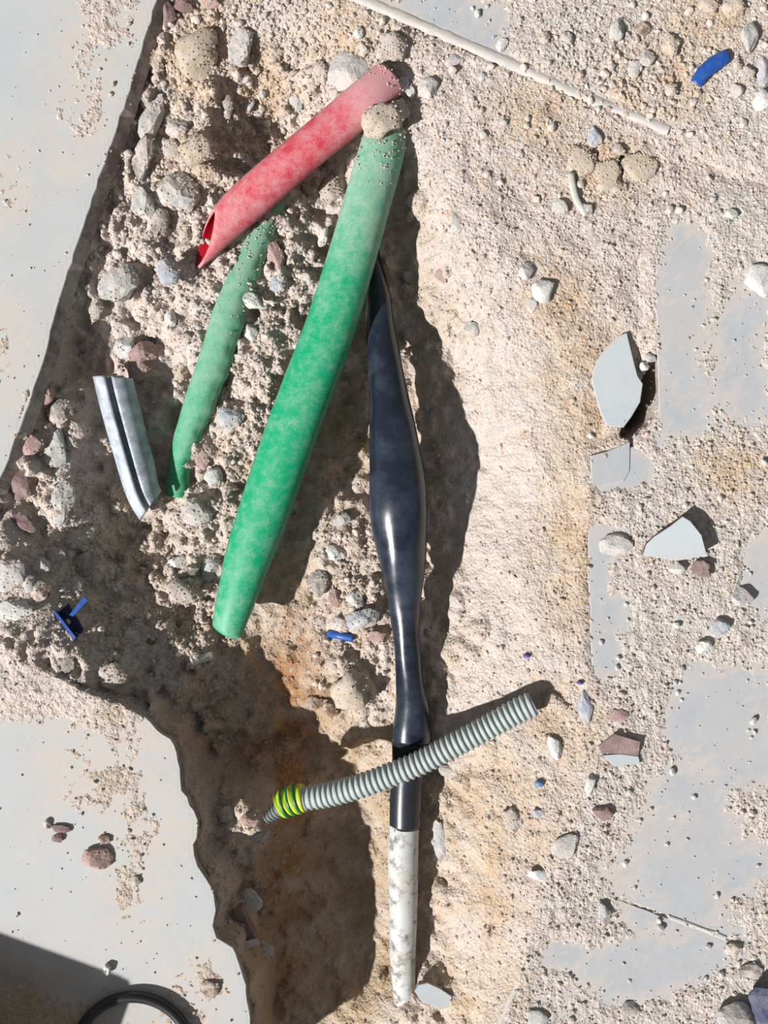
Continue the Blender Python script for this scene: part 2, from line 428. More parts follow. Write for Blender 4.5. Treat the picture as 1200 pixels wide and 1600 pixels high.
def lookup(A, wx, wy):
    i = np.clip(((np.asarray(wx) - gx[0]) / STEP), 0, len(gx) - 1.001); j = np.clip(((np.asarray(wy) - gy[0]) / STEP), 0, len(gy) - 1.001)
    i0 = i.astype(int); j0 = j.astype(int); fi = i - i0; fj = j - j0
    return (A[j0, i0] * (1 - fi) + A[j0, i0 + 1] * fi) * (1 - fj) + (A[j0 + 1, i0] * (1 - fi) + A[j0 + 1, i0 + 1] * fi) * fj

def gz(px, py):
    z = np.zeros_like(np.asarray(px, float))
    for _ in range(14):
        k = (H - z) / H
        z = 0.5 * z + 0.5 * lookup(ZTOP, (np.asarray(px) - 600) * k, (800 - np.asarray(py)) * k)
    return z

# soil colours: pale dust, orange sand, subsoil clay in the deep part
or_w = np.zeros_like(X)
for b_ in [(905, 600, 60, 130), (890, 870, 50, 110), (840, 180, 60, 60), (870, 1130, 70, 60), (760, 1350, 60, 160), (745, 1560, 60, 90), (800, 1260, 70, 90), (935, 260, 70, 50),
           (1120, 20, 80, 50), (555, 50, 70, 60), (310, 90, 60, 90), (310, 240, 50, 50), (420, 150, 60, 80), (870, 460, 50, 60), (1030, 130, 70, 60), (1150, 740, 60, 40)]:
    or_w = np.maximum(or_w, blob(*b_[:4], soft=1.8) * 0.7)
or_w = np.clip(or_w * (0.75 + 1.1 * vn(X, Y, 40, 31) + .5 * vn(X, Y, 14, 35)), 0, 1)
cl_w = np.clip(sstep(-85, -140, base) * (0.8 + 0.8 * vn(X, Y, 35, 32)), 0, 1)
cl_w = np.maximum(cl_w, 0.45 * trench * (1 - np.clip(left_rub, 0, 1)) * np.clip(0.7 + vn(X, Y, 30, 33), 0, 1) * (1 - smooth_bank))
cl_w = np.maximum(cl_w, 0.9 * blob(70, 1560, 190, 85, 8, soft=1.0) * (dL > 0))  # brown soil patch, its colour also tints the box shadow on the slab
ru_w = np.clip((blob(445, 1110, 55, 130, 5, soft=1.6) + 0.8 * blob(450, 1400, 40, 160, soft=1.6)) * (0.6 + 1.2 * vn(X, Y, 30, 37)), 0, 0.9)
gr_w = np.clip((dR > 0) * 0.8 + 0.6 * vn(X, Y, 50, 34), 0, 1) * (1 - or_w)
C = np.zeros(X.shape + (3,))
for i in range(3):
    c = DUST[i] * (1 - gr_w) + GREYD[i] * gr_w
    c = c * (1 - or_w) + ORANGE[i] * or_w
    c = c * (1 - cl_w) + CLAY[i] * cl_w
    C[..., i] = c * (1 - ru_w) + RUST[i] * ru_w

nx, ny = len(gx), len(gy)
idx = np.arange(nx * ny).reshape(ny, nx)
F = np.stack([idx[:-1, :-1], idx[:-1, 1:], idx[1:, 1:], idx[1:, :-1]], -1).reshape(-1, 4)
V = np.stack([X * U, Y * U, Z * U], -1).reshape(-1, 3)
me = mesh_np('floor', V, F); set_col(me, C.reshape(-1, 3))
floor = link('floor', me, M['soil'])
tag(floor, 'dug up floor of dusty soil and gravel with an open cable trench', 'floor', kind='structure')

# ------------------------------------------------------------------ tiles as slabs
def slab(name, polyw, ztop, th, mats, parent=None, bevel=1.2, tilt=None, flare=None):
    """polyw in world pixel units; top face material 0, sides 1"""
    bm = bmesh.new()
    A = sum(polyw[i][0] * polyw[(i + 1) % len(polyw)][1] - polyw[(i + 1) % len(polyw)][0] * polyw[i][1] for i in range(len(polyw)))
    if A < 0: polyw = polyw[::-1]
    n = len(polyw)
    def inset(p, d):
        out = []
        for i in range(n):
            a = p[i - 1]; b = p[(i + 1) % n]; ex, ey = b[0] - a[0], b[1] - a[1]; L = math.hypot(ex, ey) + 1e-9
            out.append((p[i][0] - ey / L * d, p[i][1] + ex / L * d))
        return out
    def zt(x, y): return ztop + (tilt[0] * (x - tilt[2]) + tilt[1] * (y - tilt[3]) if tilt else 0)
    r = random.Random(len(polyw))
    top = [bm.verts.new((x * U, y * U, zt(x, y) * U)) for x, y in inset(polyw, bevel)]
    mid = [bm.verts.new((x * U, y * U, (zt(x, y) - bevel) * U)) for x, y in polyw]
    low = [bm.verts.new((x * U, y * U, (zt(x, y) - th) * U)) for x, y in inset(polyw, flare if flare is not None else r.uniform(0.5, 2.5))]
    f = bm.faces.new(top); f.material_index = 0
    for i in range(n):
        j = (i + 1) % n
        f = bm.faces.new((mid[i], mid[j], top[j], top[i])); f.material_index = 0
        f = bm.faces.new((low[i], low[j], mid[j], mid[i])); f.material_index = 1
    f = bm.faces.new(low[::-1]); f.material_index = 1
    bm.normal_update()
    bmesh.ops.triangulate(bm, faces=[f for f in bm.faces if len(f.verts) > 4], ngon_method='EAR_CLIP')
    me = bpy.data.meshes.new(name); bm.to_mesh(me); bm.free()
    return link(name, me, mats, parent)

FILM = np.where(dR > 0, sstep(-6.5, -0.5, zR), np.clip(wide_L * 1.1 + 0.22, 0, 1)) * np.clip(0.75 + vn(X, Y, 6, 61) * 0.9 + vn(X, Y, 40, 62) * .5, 0, 1)
DIRT_AND_SHADE = 0.9 * blob(30, 1570, 200, 100, 12, soft=1.2)  # soil film laid over the box shadow to paint its shade brown
def add_skin(o, d):
    """fine top skin on a tile so that the dust film lying on it can vary from place to place"""
    st = 2; m_ = d[::st, ::st] > 3.0
    q = m_[:-1, :-1] & m_[1:, :-1] & m_[:-1, 1:] & m_[1:, 1:]
    ids = np.full(m_.shape, -1); use = np.zeros(m_.shape, bool)
    use[:-1, :-1] |= q; use[1:, :-1] |= q; use[:-1, 1:] |= q; use[1:, 1:] |= q
    n0 = len(o.data.vertices); ids[use] = n0 + np.arange(use.sum())
    f = np.stack([ids[:-1, :-1][q], ids[:-1, 1:][q], ids[1:, 1:][q], ids[1:, :-1][q]], -1)
    v = np.stack([X[::st, ::st][use] * U, Y[::st, ::st][use] * U, np.full(use.sum(), 0.12 * U)], -1)
    me = o.data; ov = [tuple(x.co) for x in me.vertices]; of = [tuple(p.vertices) for p in me.polygons]; om = [p.material_index for p in me.polygons]
    nm = bpy.data.meshes.new('floor_tile'); nm.from_pydata(ov + v.tolist(), [], of + f.tolist()); nm.update()
    nm.polygons.foreach_set('material_index', om + [0] * len(f))
    wo = np.array(ov)[:, :2] / U
    film = np.r_[lookup(FILM, wo[:, 0], wo[:, 1]), FILM[::st, ::st][use]]; dirt_and_shade = np.r_[lookup(DIRT_AND_SHADE, wo[:, 0], wo[:, 1]), DIRT_AND_SHADE[::st, ::st][use]]
    set_float(nm, 'film', film); set_float(nm, 'dirt_and_shade', dirt_and_shade)
    for m in me.materials: nm.materials.append(m)
    o.data = nm
tile_lab = {'TL': 'large pale grey floor tile with a straight cut edge', 'BL': 'pale grey floor slab with a ragged broken edge',
            'T1': 'dust covered grey tile beyond the pale joint', 'T2': 'broken grey tile mostly hidden under grit', 'T3': 'grey tile below the fine joint'}
for k_, p in TILES.items():
    o = slab('floor_tile', PXW(p), 0, TH, [M['tile' if k_ in ('TL', 'BL') else 'tile_right'], M['tile_body']], floor, flare=-13 if k_ == 'TL' else None); o['label'] = tile_lab[k_]; add_skin(o, SD[k_])
frag = PXW([(924, 592), (933, 562), (950, 540), (966, 525), (979, 520), (984, 540), (990, 565), (996, 588), (1004, 600), (1000, 628), (986, 652), (974, 668), (948, 666), (938, 645), (930, 618)])
o = slab('tile_fragment', frag, 2.5, 14, [M['tile_clean'], M['tile_body']], floor, tilt=(0.03, 0.0, 365, 205)); o['label'] = 'cracked off tile piece beside a dark gap'
frag2 = PXW([(922, 712), (948, 705), (984, 690), (984, 735), (975, 752), (925, 760)])
o = slab('tile_fragment', frag2, 2.2, 12, [M['tile_right'], M['tile_body']], floor, tilt=(-0.01, 0.01, 350, 70))

# pale mortar joint along the top tile and the fine joint at the lower right
def joint(pts, w, hgt, name='mortar_joint'):
    vs, fs = [], []; r = random.Random(3); n = 0
    P = []
    for (a, b) in zip(pts[:-1], pts[1:]):
        k = max(1, int(math.hypot(b[0] - a[0], b[1] - a[1]) / 12))
        P += [(a[0] + (b[0] - a[0]) * i / k, a[1] + (b[1] - a[1]) * i / k) for i in range(k)]
    P.append(pts[-1])
    for i, (x, y) in enumerate(P):
        a = P[max(i - 1, 0)]; b = P[min(i + 1, len(P) - 1)]
        L = math.hypot(b[0] - a[0], b[1] - a[1]); nxx, nyy = -(b[1] - a[1]) / L, (b[0] - a[0]) / L
        t = i / (len(P) - 1); ww = w * (0.75 + 0.35 * r.random()) ; hh = hgt * (0.8 + .3 * r.random())
        for off, zz in ((-1, -1.5), (-0.72, hh * .85), (0.0, hh), (0.72, hh * .85), (1, -1.5)):
            vs.append(W(x + nxx * off * ww / 2, y + nyy * off * ww / 2, zz))
    for i in range(len(P) - 1):
        for j in range(4):
            a = i * 5 + j; fs.append((a, a + 1, a + 6, a + 5))
    return link(name, mesh_np(name, vs, fs), M['mortar'], floor)
M['mortar'] = rough_material('mortar', s2l((208, 205, 200)), 0.12, 60, 0.0005, 0.6)
joint([(470, -46), (560, -4), (800, 100), (930, 158), (980, 176), (1045, 204)], 19, 3.2)
joint([(1046, 1433), (1090, 1449), (1135, 1466)], 9, 1.2)
joint([(855, 1440), (835, 1490), (800, 1560), (778, 1612)], 12, 2.5)

# ------------------------------------------------------------------ swept tubes
def cr(pts, n):
    P = np.array(pts, float); P = np.vstack([2 * P[0] - P[1], P, 2 * P[-1] - P[-2]])
    seg = len(pts) - 1; out = []
    d = np.linalg.norm(np.diff(P[1:-1, :2], axis=0), axis=1); cum = np.r_[0, np.cumsum(d)] / d.sum()
    for u in np.linspace(0, 1, n):
        i = min(np.searchsorted(cum, u, 'right') - 1, seg - 1); t = (u - cum[i]) / (cum[i + 1] - cum[i])
        p0, p1, p2, p3 = P[i:i + 4]
        out.append(0.5 * ((2 * p1) + (-p0 + p2) * t + (2 * p0 - 5 * p1 + 4 * p2 - p3) * t * t + (-p0 + 3 * p1 - 3 * p2 + p3) * t ** 3))
    return np.array(out)

def tube(name, spec, n, na, mat, parent=None, wall=None, arc=None, cut0=None, cut1=None, mod=None, sag=None, lin=False, inner=None):
    """spec rows: photo x, photo y, height px, half width px, half height px.  arc: (from, to) degrees, 90 = up"""
    S = cr(spec, n)
    if lin: S = np.array([[np.interp(u, np.linspace(0, 1, len(spec)), [s[i] for s in spec]) for i in range(5)] for u in np.linspace(0, 1, n)])
    k = (H - S[:, 2]) / H
    C_ = np.c_[(S[:, 0] - 600) * k, (800 - S[:, 1]) * k, S[:, 2]]
    T = np.gradient(C_, axis=0); T /= np.linalg.norm(T, axis=1)[:, None]
    side = np.cross(T, [0, 0, 1.0]); side /= np.linalg.norm(side, axis=1)[:, None]
    up = np.cross(side, T)
    closed = arc is None
    ang = np.radians(np.linspace(0, 360, na, endpoint=False) if closed else np.linspace(arc[0], arc[1], na))
    cum = np.r_[0, np.cumsum(np.linalg.norm(np.diff(C_, axis=0), axis=1))]; L = cum[-1]
    def ring_set(off):
        out = np.zeros((n, na, 3))
        for j, a in enumerate(ang):
            rw = S[:, 3] * k + off; rh = S[:, 4] * k + off
            m_ = mod(cum, a) if mod else 0
            p = C_ + side * ((rw + m_) * math.cos(a))[:, None] + up * ((rh + m_) * math.sin(a))[:, None]
            if cut0: p += T * (cut0(a) * np.clip(1 - cum / 90, 0, 1) ** 1.0)[:, None]
            if cut1: p += T * (-cut1(a) * np.clip(1 - (L - cum) / 150, 0, 1) ** 1.0)[:, None]
            out[:, j] = p
        return out
    O = ring_set(0)
    vs = [O.reshape(-1, 3)]; fs = []
    ii = lambda i, j, b=0: b + i * na + (j % na)
    jn = na if closed else na - 1
    for i in range(n - 1):
        for j in range(jn):
            fs.append((ii(i, j), ii(i, j + 1), ii(i + 1, j + 1), ii(i + 1, j)))
    tt = [np.repeat(cum / L, na)]
    if wall:
        vs.append(ring_set(-wall).reshape(-1, 3)); B = n * na; tt.append(tt[0])
        for i in range(n - 1):
            for j in range(jn):
                fs.append((ii(i, j, B), ii(i + 1, j, B), ii(i + 1, j + 1, B), ii(i, j + 1, B)))
        for j in range(jn):
            fs.append((ii(0, j), ii(0, j, B), ii(0, j + 1, B), ii(0, j + 1)))
            fs.append((ii(n - 1, j), ii(n - 1, j + 1), ii(n - 1, j + 1, B), ii(n - 1, j, B)))
        if not closed:
            for i in range(n - 1):
                fs.append((ii(i, 0), ii(i + 1, 0), ii(i + 1, 0, B), ii(i, 0, B)))
                fs.append((ii(i, na - 1), ii(i, na - 1, B), ii(i + 1, na - 1, B), ii(i + 1, na - 1)))
    else:
        vs.append(np.array([C_[0], C_[-1]])); B = n * na; tt.append(np.array([0, 1]))
        for j in range(jn):
            fs.append((B, ii(0, j + 1), ii(0, j))); fs.append((B + 1, ii(n - 1, j), ii(n - 1, j + 1)))
    me = mesh_np(name, np.vstack(vs) * U, fs); set_float(me, 't', np.concatenate(tt))
    if inner is not None:
        no = (n - 1) * jn; mi = np.zeros(len(fs), np.int32); mi[no:2 * no] = 1; me.polygons.foreach_set('material_index', mi); mat = [mat, inner]
    bm = bmesh.new(); bm.from_mesh(me); bmesh.ops.recalc_face_normals(bm, faces=bm.faces); bm.to_mesh(me); bm.free()
    return link(name, me, mat, parent)

def base_empty(name, loc):
    o = bpy.data.objects.new(name, None); o.empty_display_size = 0.02; o.location = loc; col.objects.link(o); return o

def adopt(o, parent):
    o.data.transform(Matrix.Translation(-parent.location)); o.parent = parent; return o

GREEN = s2l((4, 178, 124)); RED = s2l((224, 58, 82))
M['green'] = plastic_material('green_plastic', GREEN, s2l((196, 214, 200)), 0.36, 0.8, 0.42, 0.35,
                              [(0, 0.74), (0.18, 0.66), (0.32, 0.45), (0.6, 0.40), (0.85, 0.42), (1, 0.5)], amount=0.7)
M['green_old'] = plastic_material('green_plastic_buried', s2l((44, 176, 124)), s2l((170, 198, 176)), 0.38, 0.75, 0.55, 0.3,
                                  [(0, 0.8), (0.3, 0.68), (0.6, 0.6), (1, 0.45)], amount=0.75)
M['red'] = plastic_material('red_plastic', RED, s2l((226, 178, 178)), 0.36, 0.74, 0.5, 0.3,
                            [(0, 0.85), (0.16, 0.74), (0.26, 0.54), (0.6, 0.52), (1, 0.62)], amount=0.8)

M['red_in'] = plastic_material('red_plastic_inside', s2l((190, 14, 34)), s2l((200, 90, 90)), 0.6, 0.9, 0.4, 0.3, amount=0.4)
# green conduit, buried at the top, free end over the trench
wav = lambda s, a: 0.8 * math.sin(a * 3 + 1) + 0.6 * np.sin(s / 70.0 + a)
g = tube('green_conduit', [(604, 205, -26, 33, 26), (594, 250, -14, 36, 30), (570, 335, -6, 37, 33), (545, 420, -6, 38, 34), (515, 515, -12, 39.5, 35), (482, 605, -20, 40.5, 36), (448, 700, -29, 41, 36),
                           (415, 795, -38, 40, 34), (390, 865, -46, 37, 32), (369, 935, -54, 31, 28), (359, 972, -60, 27, 25), (356, 990, -62, 25, 22)], 130, 40, M['green'], wall=5, mod=wav,
         cut1=lambda a: 9 - 8 * math.sin(a) + 6 * math.cos(a))
recenter(g, W(356, 985, -86)); tag(g, 'thick bright green plastic conduit leaning across the trench, dusty at its buried top', 'conduit')

# second green pipe, half buried in the rubble with a bitten edge
def jag(s, a):
    d = math.cos(a)
    return (np.clip(d, 0, 1) * 0 + (-2.2 * (np.abs(np.sin(s / 23.0)) ** 3) - 1.5 * np.abs(np.sin(s / 9.0 + 1))) * (1 if d < -0.6 else 0.15))
g2 = tube('green_pipe', [(436, 312, -68, 15, 14), (420, 345, -62, 17, 16), (402, 385, -54, 22, 18), (376, 445, -48, 25, 20), (356, 500, -48, 27, 21), (340, 555, -52, 27, 21), (318, 615, -60, 26, 21), (300, 665, -74, 23, 20), (284, 715, -88, 20, 18), (276, 775, -98, 18, 16)],
          110, 28, M['green_old'], mod=jag)
recenter(g2, W(340, 555, -70)); tag(g2, 'thin green pipe half buried in rubble beneath the red pipe', 'pipe')

# red pipe with a slanting cut end
rp = tube('red_pipe', [(610, 122, 0, 29, 22), (575, 153, 6, 31, 25), (530, 192, 2, 32, 26), (470, 242, -4, 32, 27), (410, 294, -12, 32, 27), (360, 338, -20, 31, 26), (320, 376, -28, 29, 23), (298, 397, -34, 26, 18)], 110, 36,
          M['red'], inner=M['red_in'], wall=4.5, mod=lambda s, a: 0.7 * np.sin(s / 40 + 2 * a), cut1=lambda a: 84 * (0.5 + 0.5 * math.cos(a - math.radians(36))) - 8)
recenter(rp, W(298, 397, -50)); tag(rp, 'dusty red plastic pipe with a slanting cut end lying over the rubble', 'pipe')

# ------------------------------------------------------------------ cable joint
def simple(name, base, rough=0.5, spec=0.5, nscale=200, bumps=0.2, metal=0.0, var=0.15, bd=0.0004):
    m, nt, b = new_mat(name); v = coords(nt); n1 = noise(nt, v, nscale, 4)
    c = mix(nt, ramp(nt, n1, .3, .7), tuple(x * (1 - var) for x in base), tuple(x * (1 + var) for x in base))
    nt.links.new(c, b.inputs['Base Color']); b.inputs['Roughness'].default_value = rough
    b.inputs['Specular IOR Level'].default_value = spec; b.inputs['Metallic'].default_value = metal
    bump(nt, b, n1, bumps, bd); return m

def sleeve_material():
    m, nt, b = new_mat('black_heat_shrink'); v = coords(nt)
    n1 = noise(nt, v, 24, 6, 0.65); n2 = noise(nt, v, 700, 3)
    f = math_n(nt, 'MULTIPLY', ramp(nt, math_n(nt, 'ADD', n1, math_n(nt, 'MULTIPLY', n2, 0.15)), 0.5, 0.85), 0.4)
    nt.links.new(mix(nt, f, (0.010, 0.014, 0.024), (0.10, 0.125, 0.175)), b.inputs['Base Color'])
    r = N(nt, 'ShaderNodeMapRange'); nt.links.new(f, r.inputs[0]); r.inputs[3].default_value = 0.2; r.inputs[4].default_value = 0.75
    nt.links.new(r.outputs[0], b.inputs['Roughness']); b.inputs['Specular IOR Level'].default_value = 0.6
    bump(nt, b, n1, 0.1, 0.001); return m
M['sleeve'] = sleeve_material()
M['tape'] = simple('black_tape', (0.012, 0.012, 0.014), 0.55, 0.4)
M['sleeve2'] = simple('black_sleeve_end', (0.018, 0.021, 0.028), 0.32, 0.5, 120)
def white_cable_material():
    m, nt, b = new_mat('white_sheath'); v = coords(nt)
    n1 = noise(nt, v, 90, 6, 0.7); n2 = noise(nt, v, 30, 5, 0.7)
    c = mix(nt, ramp(nt, n1, 0.5, 0.64), s2l((212, 212, 210)), s2l((112, 106, 100)))
    c = mix(nt, math_n(nt, 'MULTIPLY', ramp(nt, n2, 0.5, 0.68), 0.55), c, s2l((196, 184, 168)))
    nt.links.new(c, b.inputs['Base Color']); b.inputs['Roughness'].default_value = 0.6
    bump(nt, b, n1, .3, .0008); return m
M['white_sheath'] = white_cable_material()

def zc(y):   # height of the cable axis along the photo's y
    return float(np.interp(y, [360, 400, 470, 560, 680, 780, 900, 1000, 1130, 1250, 1400, 1500, 1560, 1600], [-84, -74, -56, -34, -16, -14, -30, -46, -62, -68, -78, -92, -106, -118]))
edges = [(360, 560, 590), (400, 566, 594), (433, 570, 602), (466, 571.5, 610), (500, 571, 616), (533, 571, 622), (566, 573.5, 628), (600, 576, 635), (633, 577, 641), (667, 577.5, 648), (700, 578, 655), (733, 578, 663), (760, 576.5, 667), (783, 576, 668),
         (808, 577.5, 669), (833, 582, 669), (867, 590, 667), (900, 599, 663), (933, 606, 658), (967, 611, 655), (1000, 615, 655), (1033, 617, 658), (1067, 618, 663), (1100, 617, 671), (1133, 614, 675), (1160, 613, 672)]
jt = base_empty('cable_joint', W(630, 1560, -130))
tag(jt, 'black heat shrink cable joint with a swollen middle and white cable tail', 'cable joint')
spec = [((a + b) / 2, y, zc(y), (b - a) / 2, (b - a) / 2 * 0.95) for y, a, b in edges]
adopt(tube('heat_shrink_sleeve', spec, 130, 40, M['sleeve'], mod=lambda s, a: 1.0 * np.sin(s / 45 + 2 * a) + 0.7 * np.sin(s / 19 + 3 * a) * 0.6), jt)
adopt(tube('tape_band', [(642.5, 1158, zc(1158), 29.5, 29), (642, 1172, zc(1172), 29.5, 29), (640, 1195, zc(1195), 27, 27)], 12, 36, M['tape']), jt)
adopt(tube('end_sleeve', [(639, 1180, zc(1180), 26, 26), (636, 1215, zc(1215), 25.5, 25.5), (634, 1250, zc(1250), 25, 25), (633, 1291, zc(1291), 24.5, 24.5)], 24, 36, M['sleeve2']), jt)
tl = adopt(tube('cable_tail', [(633, 1280, zc(1280), 23, 23), (631.5, 1300, zc(1300), 23.5, 23.5), (630, 1350, zc(1350), 24, 24), (629.5, 1400, zc(1400), 22.5, 22.5), (629.5, 1450, zc(1450), 21.5, 21.5), (630, 1500, zc(1500), 20, 20), (631, 1540, zc(1540), 18, 18), (633, 1580, zc(1580), 17, 17)], 60, 32, M['white_sheath'],
                mod=lambda s, a: 0.8 * np.sin(s / 30 + a)), jt)
tl['label'] = 'dirty white cable sheath'

# ------------------------------------------------------------------ corrugated flexible conduit
M['flex'] = plastic_material('grey_flex', s2l((190, 200, 197)), s2l((212, 210, 200)), 0.5, 0.8, 0.5, 0.35, amount=0.5)
M['yellow'] = simple('yellow_green_tape', s2l((204, 222, 58)), 0.35, 0.5, 150, 0.1)
M['tape_green'] = simple('tape_green_stripe', s2l((30, 120, 60)), 0.4, 0.5)
M['flex_core'] = simple('flex_tip', s2l((120, 128, 128)), 0.5, 0.4)
fx = base_empty('flexible_conduit', W(640, 1190, -40))
tag(fx, 'grey corrugated flexible conduit with yellow tape lying across the black cable', 'conduit')
FS = [(466, 1249, -34, 18, 18), (510, 1242, -26, 19, 19), (560, 1229, -16, 19, 19), (610, 1211, -10, 19, 19), (660, 1190, -6, 19, 19), (710, 1164, -2, 19.5, 19.5), (760, 1138, 0, 19.5, 19.5), (805, 1113, 3, 20, 20), (834, 1099, 5, 20, 20)]
def ribs(s, a):
    ph = (s / 9.3) % 1.0
    return 1.35 * (np.clip(np.sin(ph * 2 * np.pi) * 1.8, -1, 1)) - 0.6
adopt(tube('corrugated_tube', FS, 420, 28, M['flex'], wall=3.0, mod=ribs), fx)
tp = adopt(tube('tape_wrap', [(438, 1259, -42, 20, 19), (452, 1252, -39, 22, 21), (466, 1248, -35, 22.5, 22), (476, 1247, -33, 20.5, 20.5)], 40, 32, M['yellow'],
                mod=lambda s, a: 1.3 * np.sin(s / 2.2 + a)), fx)
tp['label'] = 'yellow tape wrapped in several turns'
for q in range(3):
    xx = 446 + q * 10
    st = adopt(tube('green_stripe', [(xx - 1.5, 1255 - q * 3.6, -40 + q * 2.5, 23.6, 22.8), (xx + 2.0, 1254 - q * 3.6, -39.2 + q * 2.5, 23.6, 22.8)], 3, 32, M['tape_green']), fx)
    st.data.transform(Matrix.Identity(4)); st.parent = tp; st.data.transform(Matrix.Translation(Vector((0, 0, 0))))
adopt(tube('tube_tip', [(416, 1280, -52, 7, 7), (428, 1271, -48, 11, 10), (440, 1262, -43, 13, 12), (450, 1254, -40, 13, 12)], 60, 24, M['flex_core'], mod=lambda s, a: 1.4 * np.sin(s / 1.15)), fx)

# ------------------------------------------------------------------ slotted metal tube piece
def zinc_material():
    m, nt, b = new_mat('zinc_metal'); v = coords(nt, (1, 1, 1))
    n1 = noise(nt, v, 70, 6, 0.7); n2 = noise(nt, v, 350, 4)
    c = mix(nt, ramp(nt, n1, .35, .65), s2l((150, 160, 172)), s2l((218, 226, 234)))
    c = mix(nt, math_n(nt, 'MULTIPLY', ramp(nt, n2, .5, .7), .4), c, s2l((170, 164, 150)))
    nt.links.new(c, b.inputs['Base Color']); b.inputs['Metallic'].default_value = 0.1; b.inputs['Roughness'].default_value = 0.65
    bump(nt, b, n1, .2, .0006); return m
M['zinc'] = zinc_material()
mt = tube('slotted_metal_tube', [(176, 588, -44, 30, 27), (186, 630, -48, 30, 27), (205, 700, -55, 29, 27), (224, 765, -62, 28, 26), (241, 802, -70, 25, 23)], 60, 40, M['zinc'], wall=3, arc=(97, 438),
          cut1=lambda a: 14 - 14 * math.cos(a), cut0=lambda a: 10 * max(0, -math.cos(a)) - 6 * max(0, math.cos(a)))
recenter(mt, W(205, 700, -77)); tag(mt, 'short grey metal tube with an open lengthwise slot lying in the shaded trench', 'metal tube')

# ------------------------------------------------------------------ black hose loop at the lower left edge
M['hose'] = simple('black_hose', (0.012, 0.013, 0.013), 0.35, 0.5, 80)
hp = []
for a in np.linspace(20, 165, 14):
    r_ = math.radians(a); hp.append((208 + 91 * math.cos(r_), 1648 - 90 * math.sin(r_), 9, 8.5, 8.5))
hp += [(104, 1668, 9, 8.5, 8.5), (78, 1708, 9, 8.5, 8.5)]
hs = tube('black_hose', hp, 70, 20, M['hose']); recenter(hs, W(207, 1640, 0)); tag(hs, 'black hose loop curving over the pale slab at the bottom edge', 'hose')

# unseen box added to cast the shadow that crosses the slab corner
M['caster'] = simple('dark_caster', (0.05, 0.05, 0.055), 0.6, 0.3)
hb = 150.0; Ls = hb / SUN_TAN
tip = Vector((222 - 600, 800 - 1528)); cb = tip - Vector((math.cos(SUN_AZ), math.sin(SUN_AZ))) * Ls
e1 = Vector((-0.942, 0.335)); e2 = Vector((-0.335, -0.942))
qu = [cb + e2 * 40, cb + e1 * 18 + e2 * 18, cb + e1 * 40, cb + e1 * 330, cb + e1 * 330 + e2 * 210, cb + e2 * 210]
tb = base_empty('shadow_caster_box', (cb.x * U, cb.y * U, 0)); tag(tb, 'dark unseen box added beyond the lower left corner to cast the slab shadow', 'box')
adopt(slab('box_body', [tuple(q) for q in qu], hb - 26, hb - 26, [M['caster'], M['caster']], bevel=4), tb)
adopt(slab('box_lid', [tuple(q) for q in [cb + e2 * 34, cb + e1 * 3 + e2 * 15, cb + e1 * 15 + e2 * 3, cb + e1 * 34, cb + e1 * 333, cb + e1 * 333 + e2 * 213, cb + e2 * 213]], hb, 26, [M['caster'], M['caster']], bevel=8), tb)

# ------------------------------------------------------------------ plastic scraps
BLUE = s2l((38, 92, 178))
M['blue_plastic'] = plastic_material('blue_plastic', BLUE, s2l((150, 165, 190)), 0.5, 0.85, 0.4, 0.4, amount=0.5)
M['navy'] = simple('navy_plastic', s2l((18, 36, 84)), 0.4, 0.4)
M['lilac'] = simple('lilac_plastic', s2l((92, 90, 160)), 0.5, 0.4)
M['skyblue'] = simple('sky_plastic', s2l((110, 150, 190)), 0.5, 0.3)

def strip(name, pts, w, th, mat, lift=None, parent=None):
    """curved strip of half-tube section along photo points (x, y, height above ground)"""
    sp = []
    for p in pts:
        z = float(gz(p[0], p[1])) if lift is None else lift
        sp.append((p[0], p[1], z + p[2], w / 2, th / 2))
    return tube(name, sp, 14, 14, mat, parent)
o = tube('blue_plastic_scrap', [(1087, 131, 9, 9, 5), (1098, 115, 11, 11, 6), (1114, 101, 12, 12, 6.5), (1130, 90, 12, 11, 6), (1137, 86, 11, 9, 5)], 30, 20, M['blue_plastic'], wall=2.2, arc=(-20, 200))
recenter(o, W(1112, 105, 4)); tag(o, 'curved bright blue plastic scrap lying on gravel near the top right corner', 'plastic scrap')
z0 = float(gz(105, 965))
bc = base_empty('blue_plastic_clip', W(105, 968, z0)); tag(bc, 'small blue plastic clip with upright flap beside the lower left slab', 'plastic scrap')
adopt(slab('clip_wall', PXW([(82, 958), (86, 956), (118, 997), (113, 1000)]), z0 + 22, 24, [M['blue_plastic'], M['navy']], bevel=.5), bc)
adopt(slab('clip_base', PXW([(87, 957), (100, 945), (124, 985), (117, 996)]), z0 + 6, 6, [M['navy'], M['navy']], bevel=.5), bc)
adopt(slab('clip_flap', PXW([(107, 961), (113, 964), (137, 938), (130, 932)]), z0 + 24, 6, [M['blue_plastic'], M['navy']], bevel=.5), bc)
o = strip('blue_plastic_sliver', [(513, 990, 5), (530, 993, 7), (552, 998, 6)], 12, 8, M['blue_plastic']); recenter(o, W(532, 994, float(gz(532, 994)))); tag(o, 'blue plastic sliver on the lit stones left of the black cable', 'plastic scrap')
for x, y, w_, mm, lb in [(823, 1024, 6, 'lilac', 'tiny violet plastic crumb above the corrugated conduit end'), (906, 1066, 5.5, 'lilac', 'tiny violet plastic crumb above the long grey pebble'),
                         (842, 1224, 9, 'skyblue', 'pale blue plastic bit on the orange sand below the conduit end')]:
    o = strip('plastic_crumb', [(x - w_ * .6, y, 3), (x, y + 1, 5), (x + w_ * .6, y + 1, 3)], w_, 6, M[mm]); recenter(o, W(x, y, float(gz(x, y)))); tag(o, lb, 'plastic scrap')
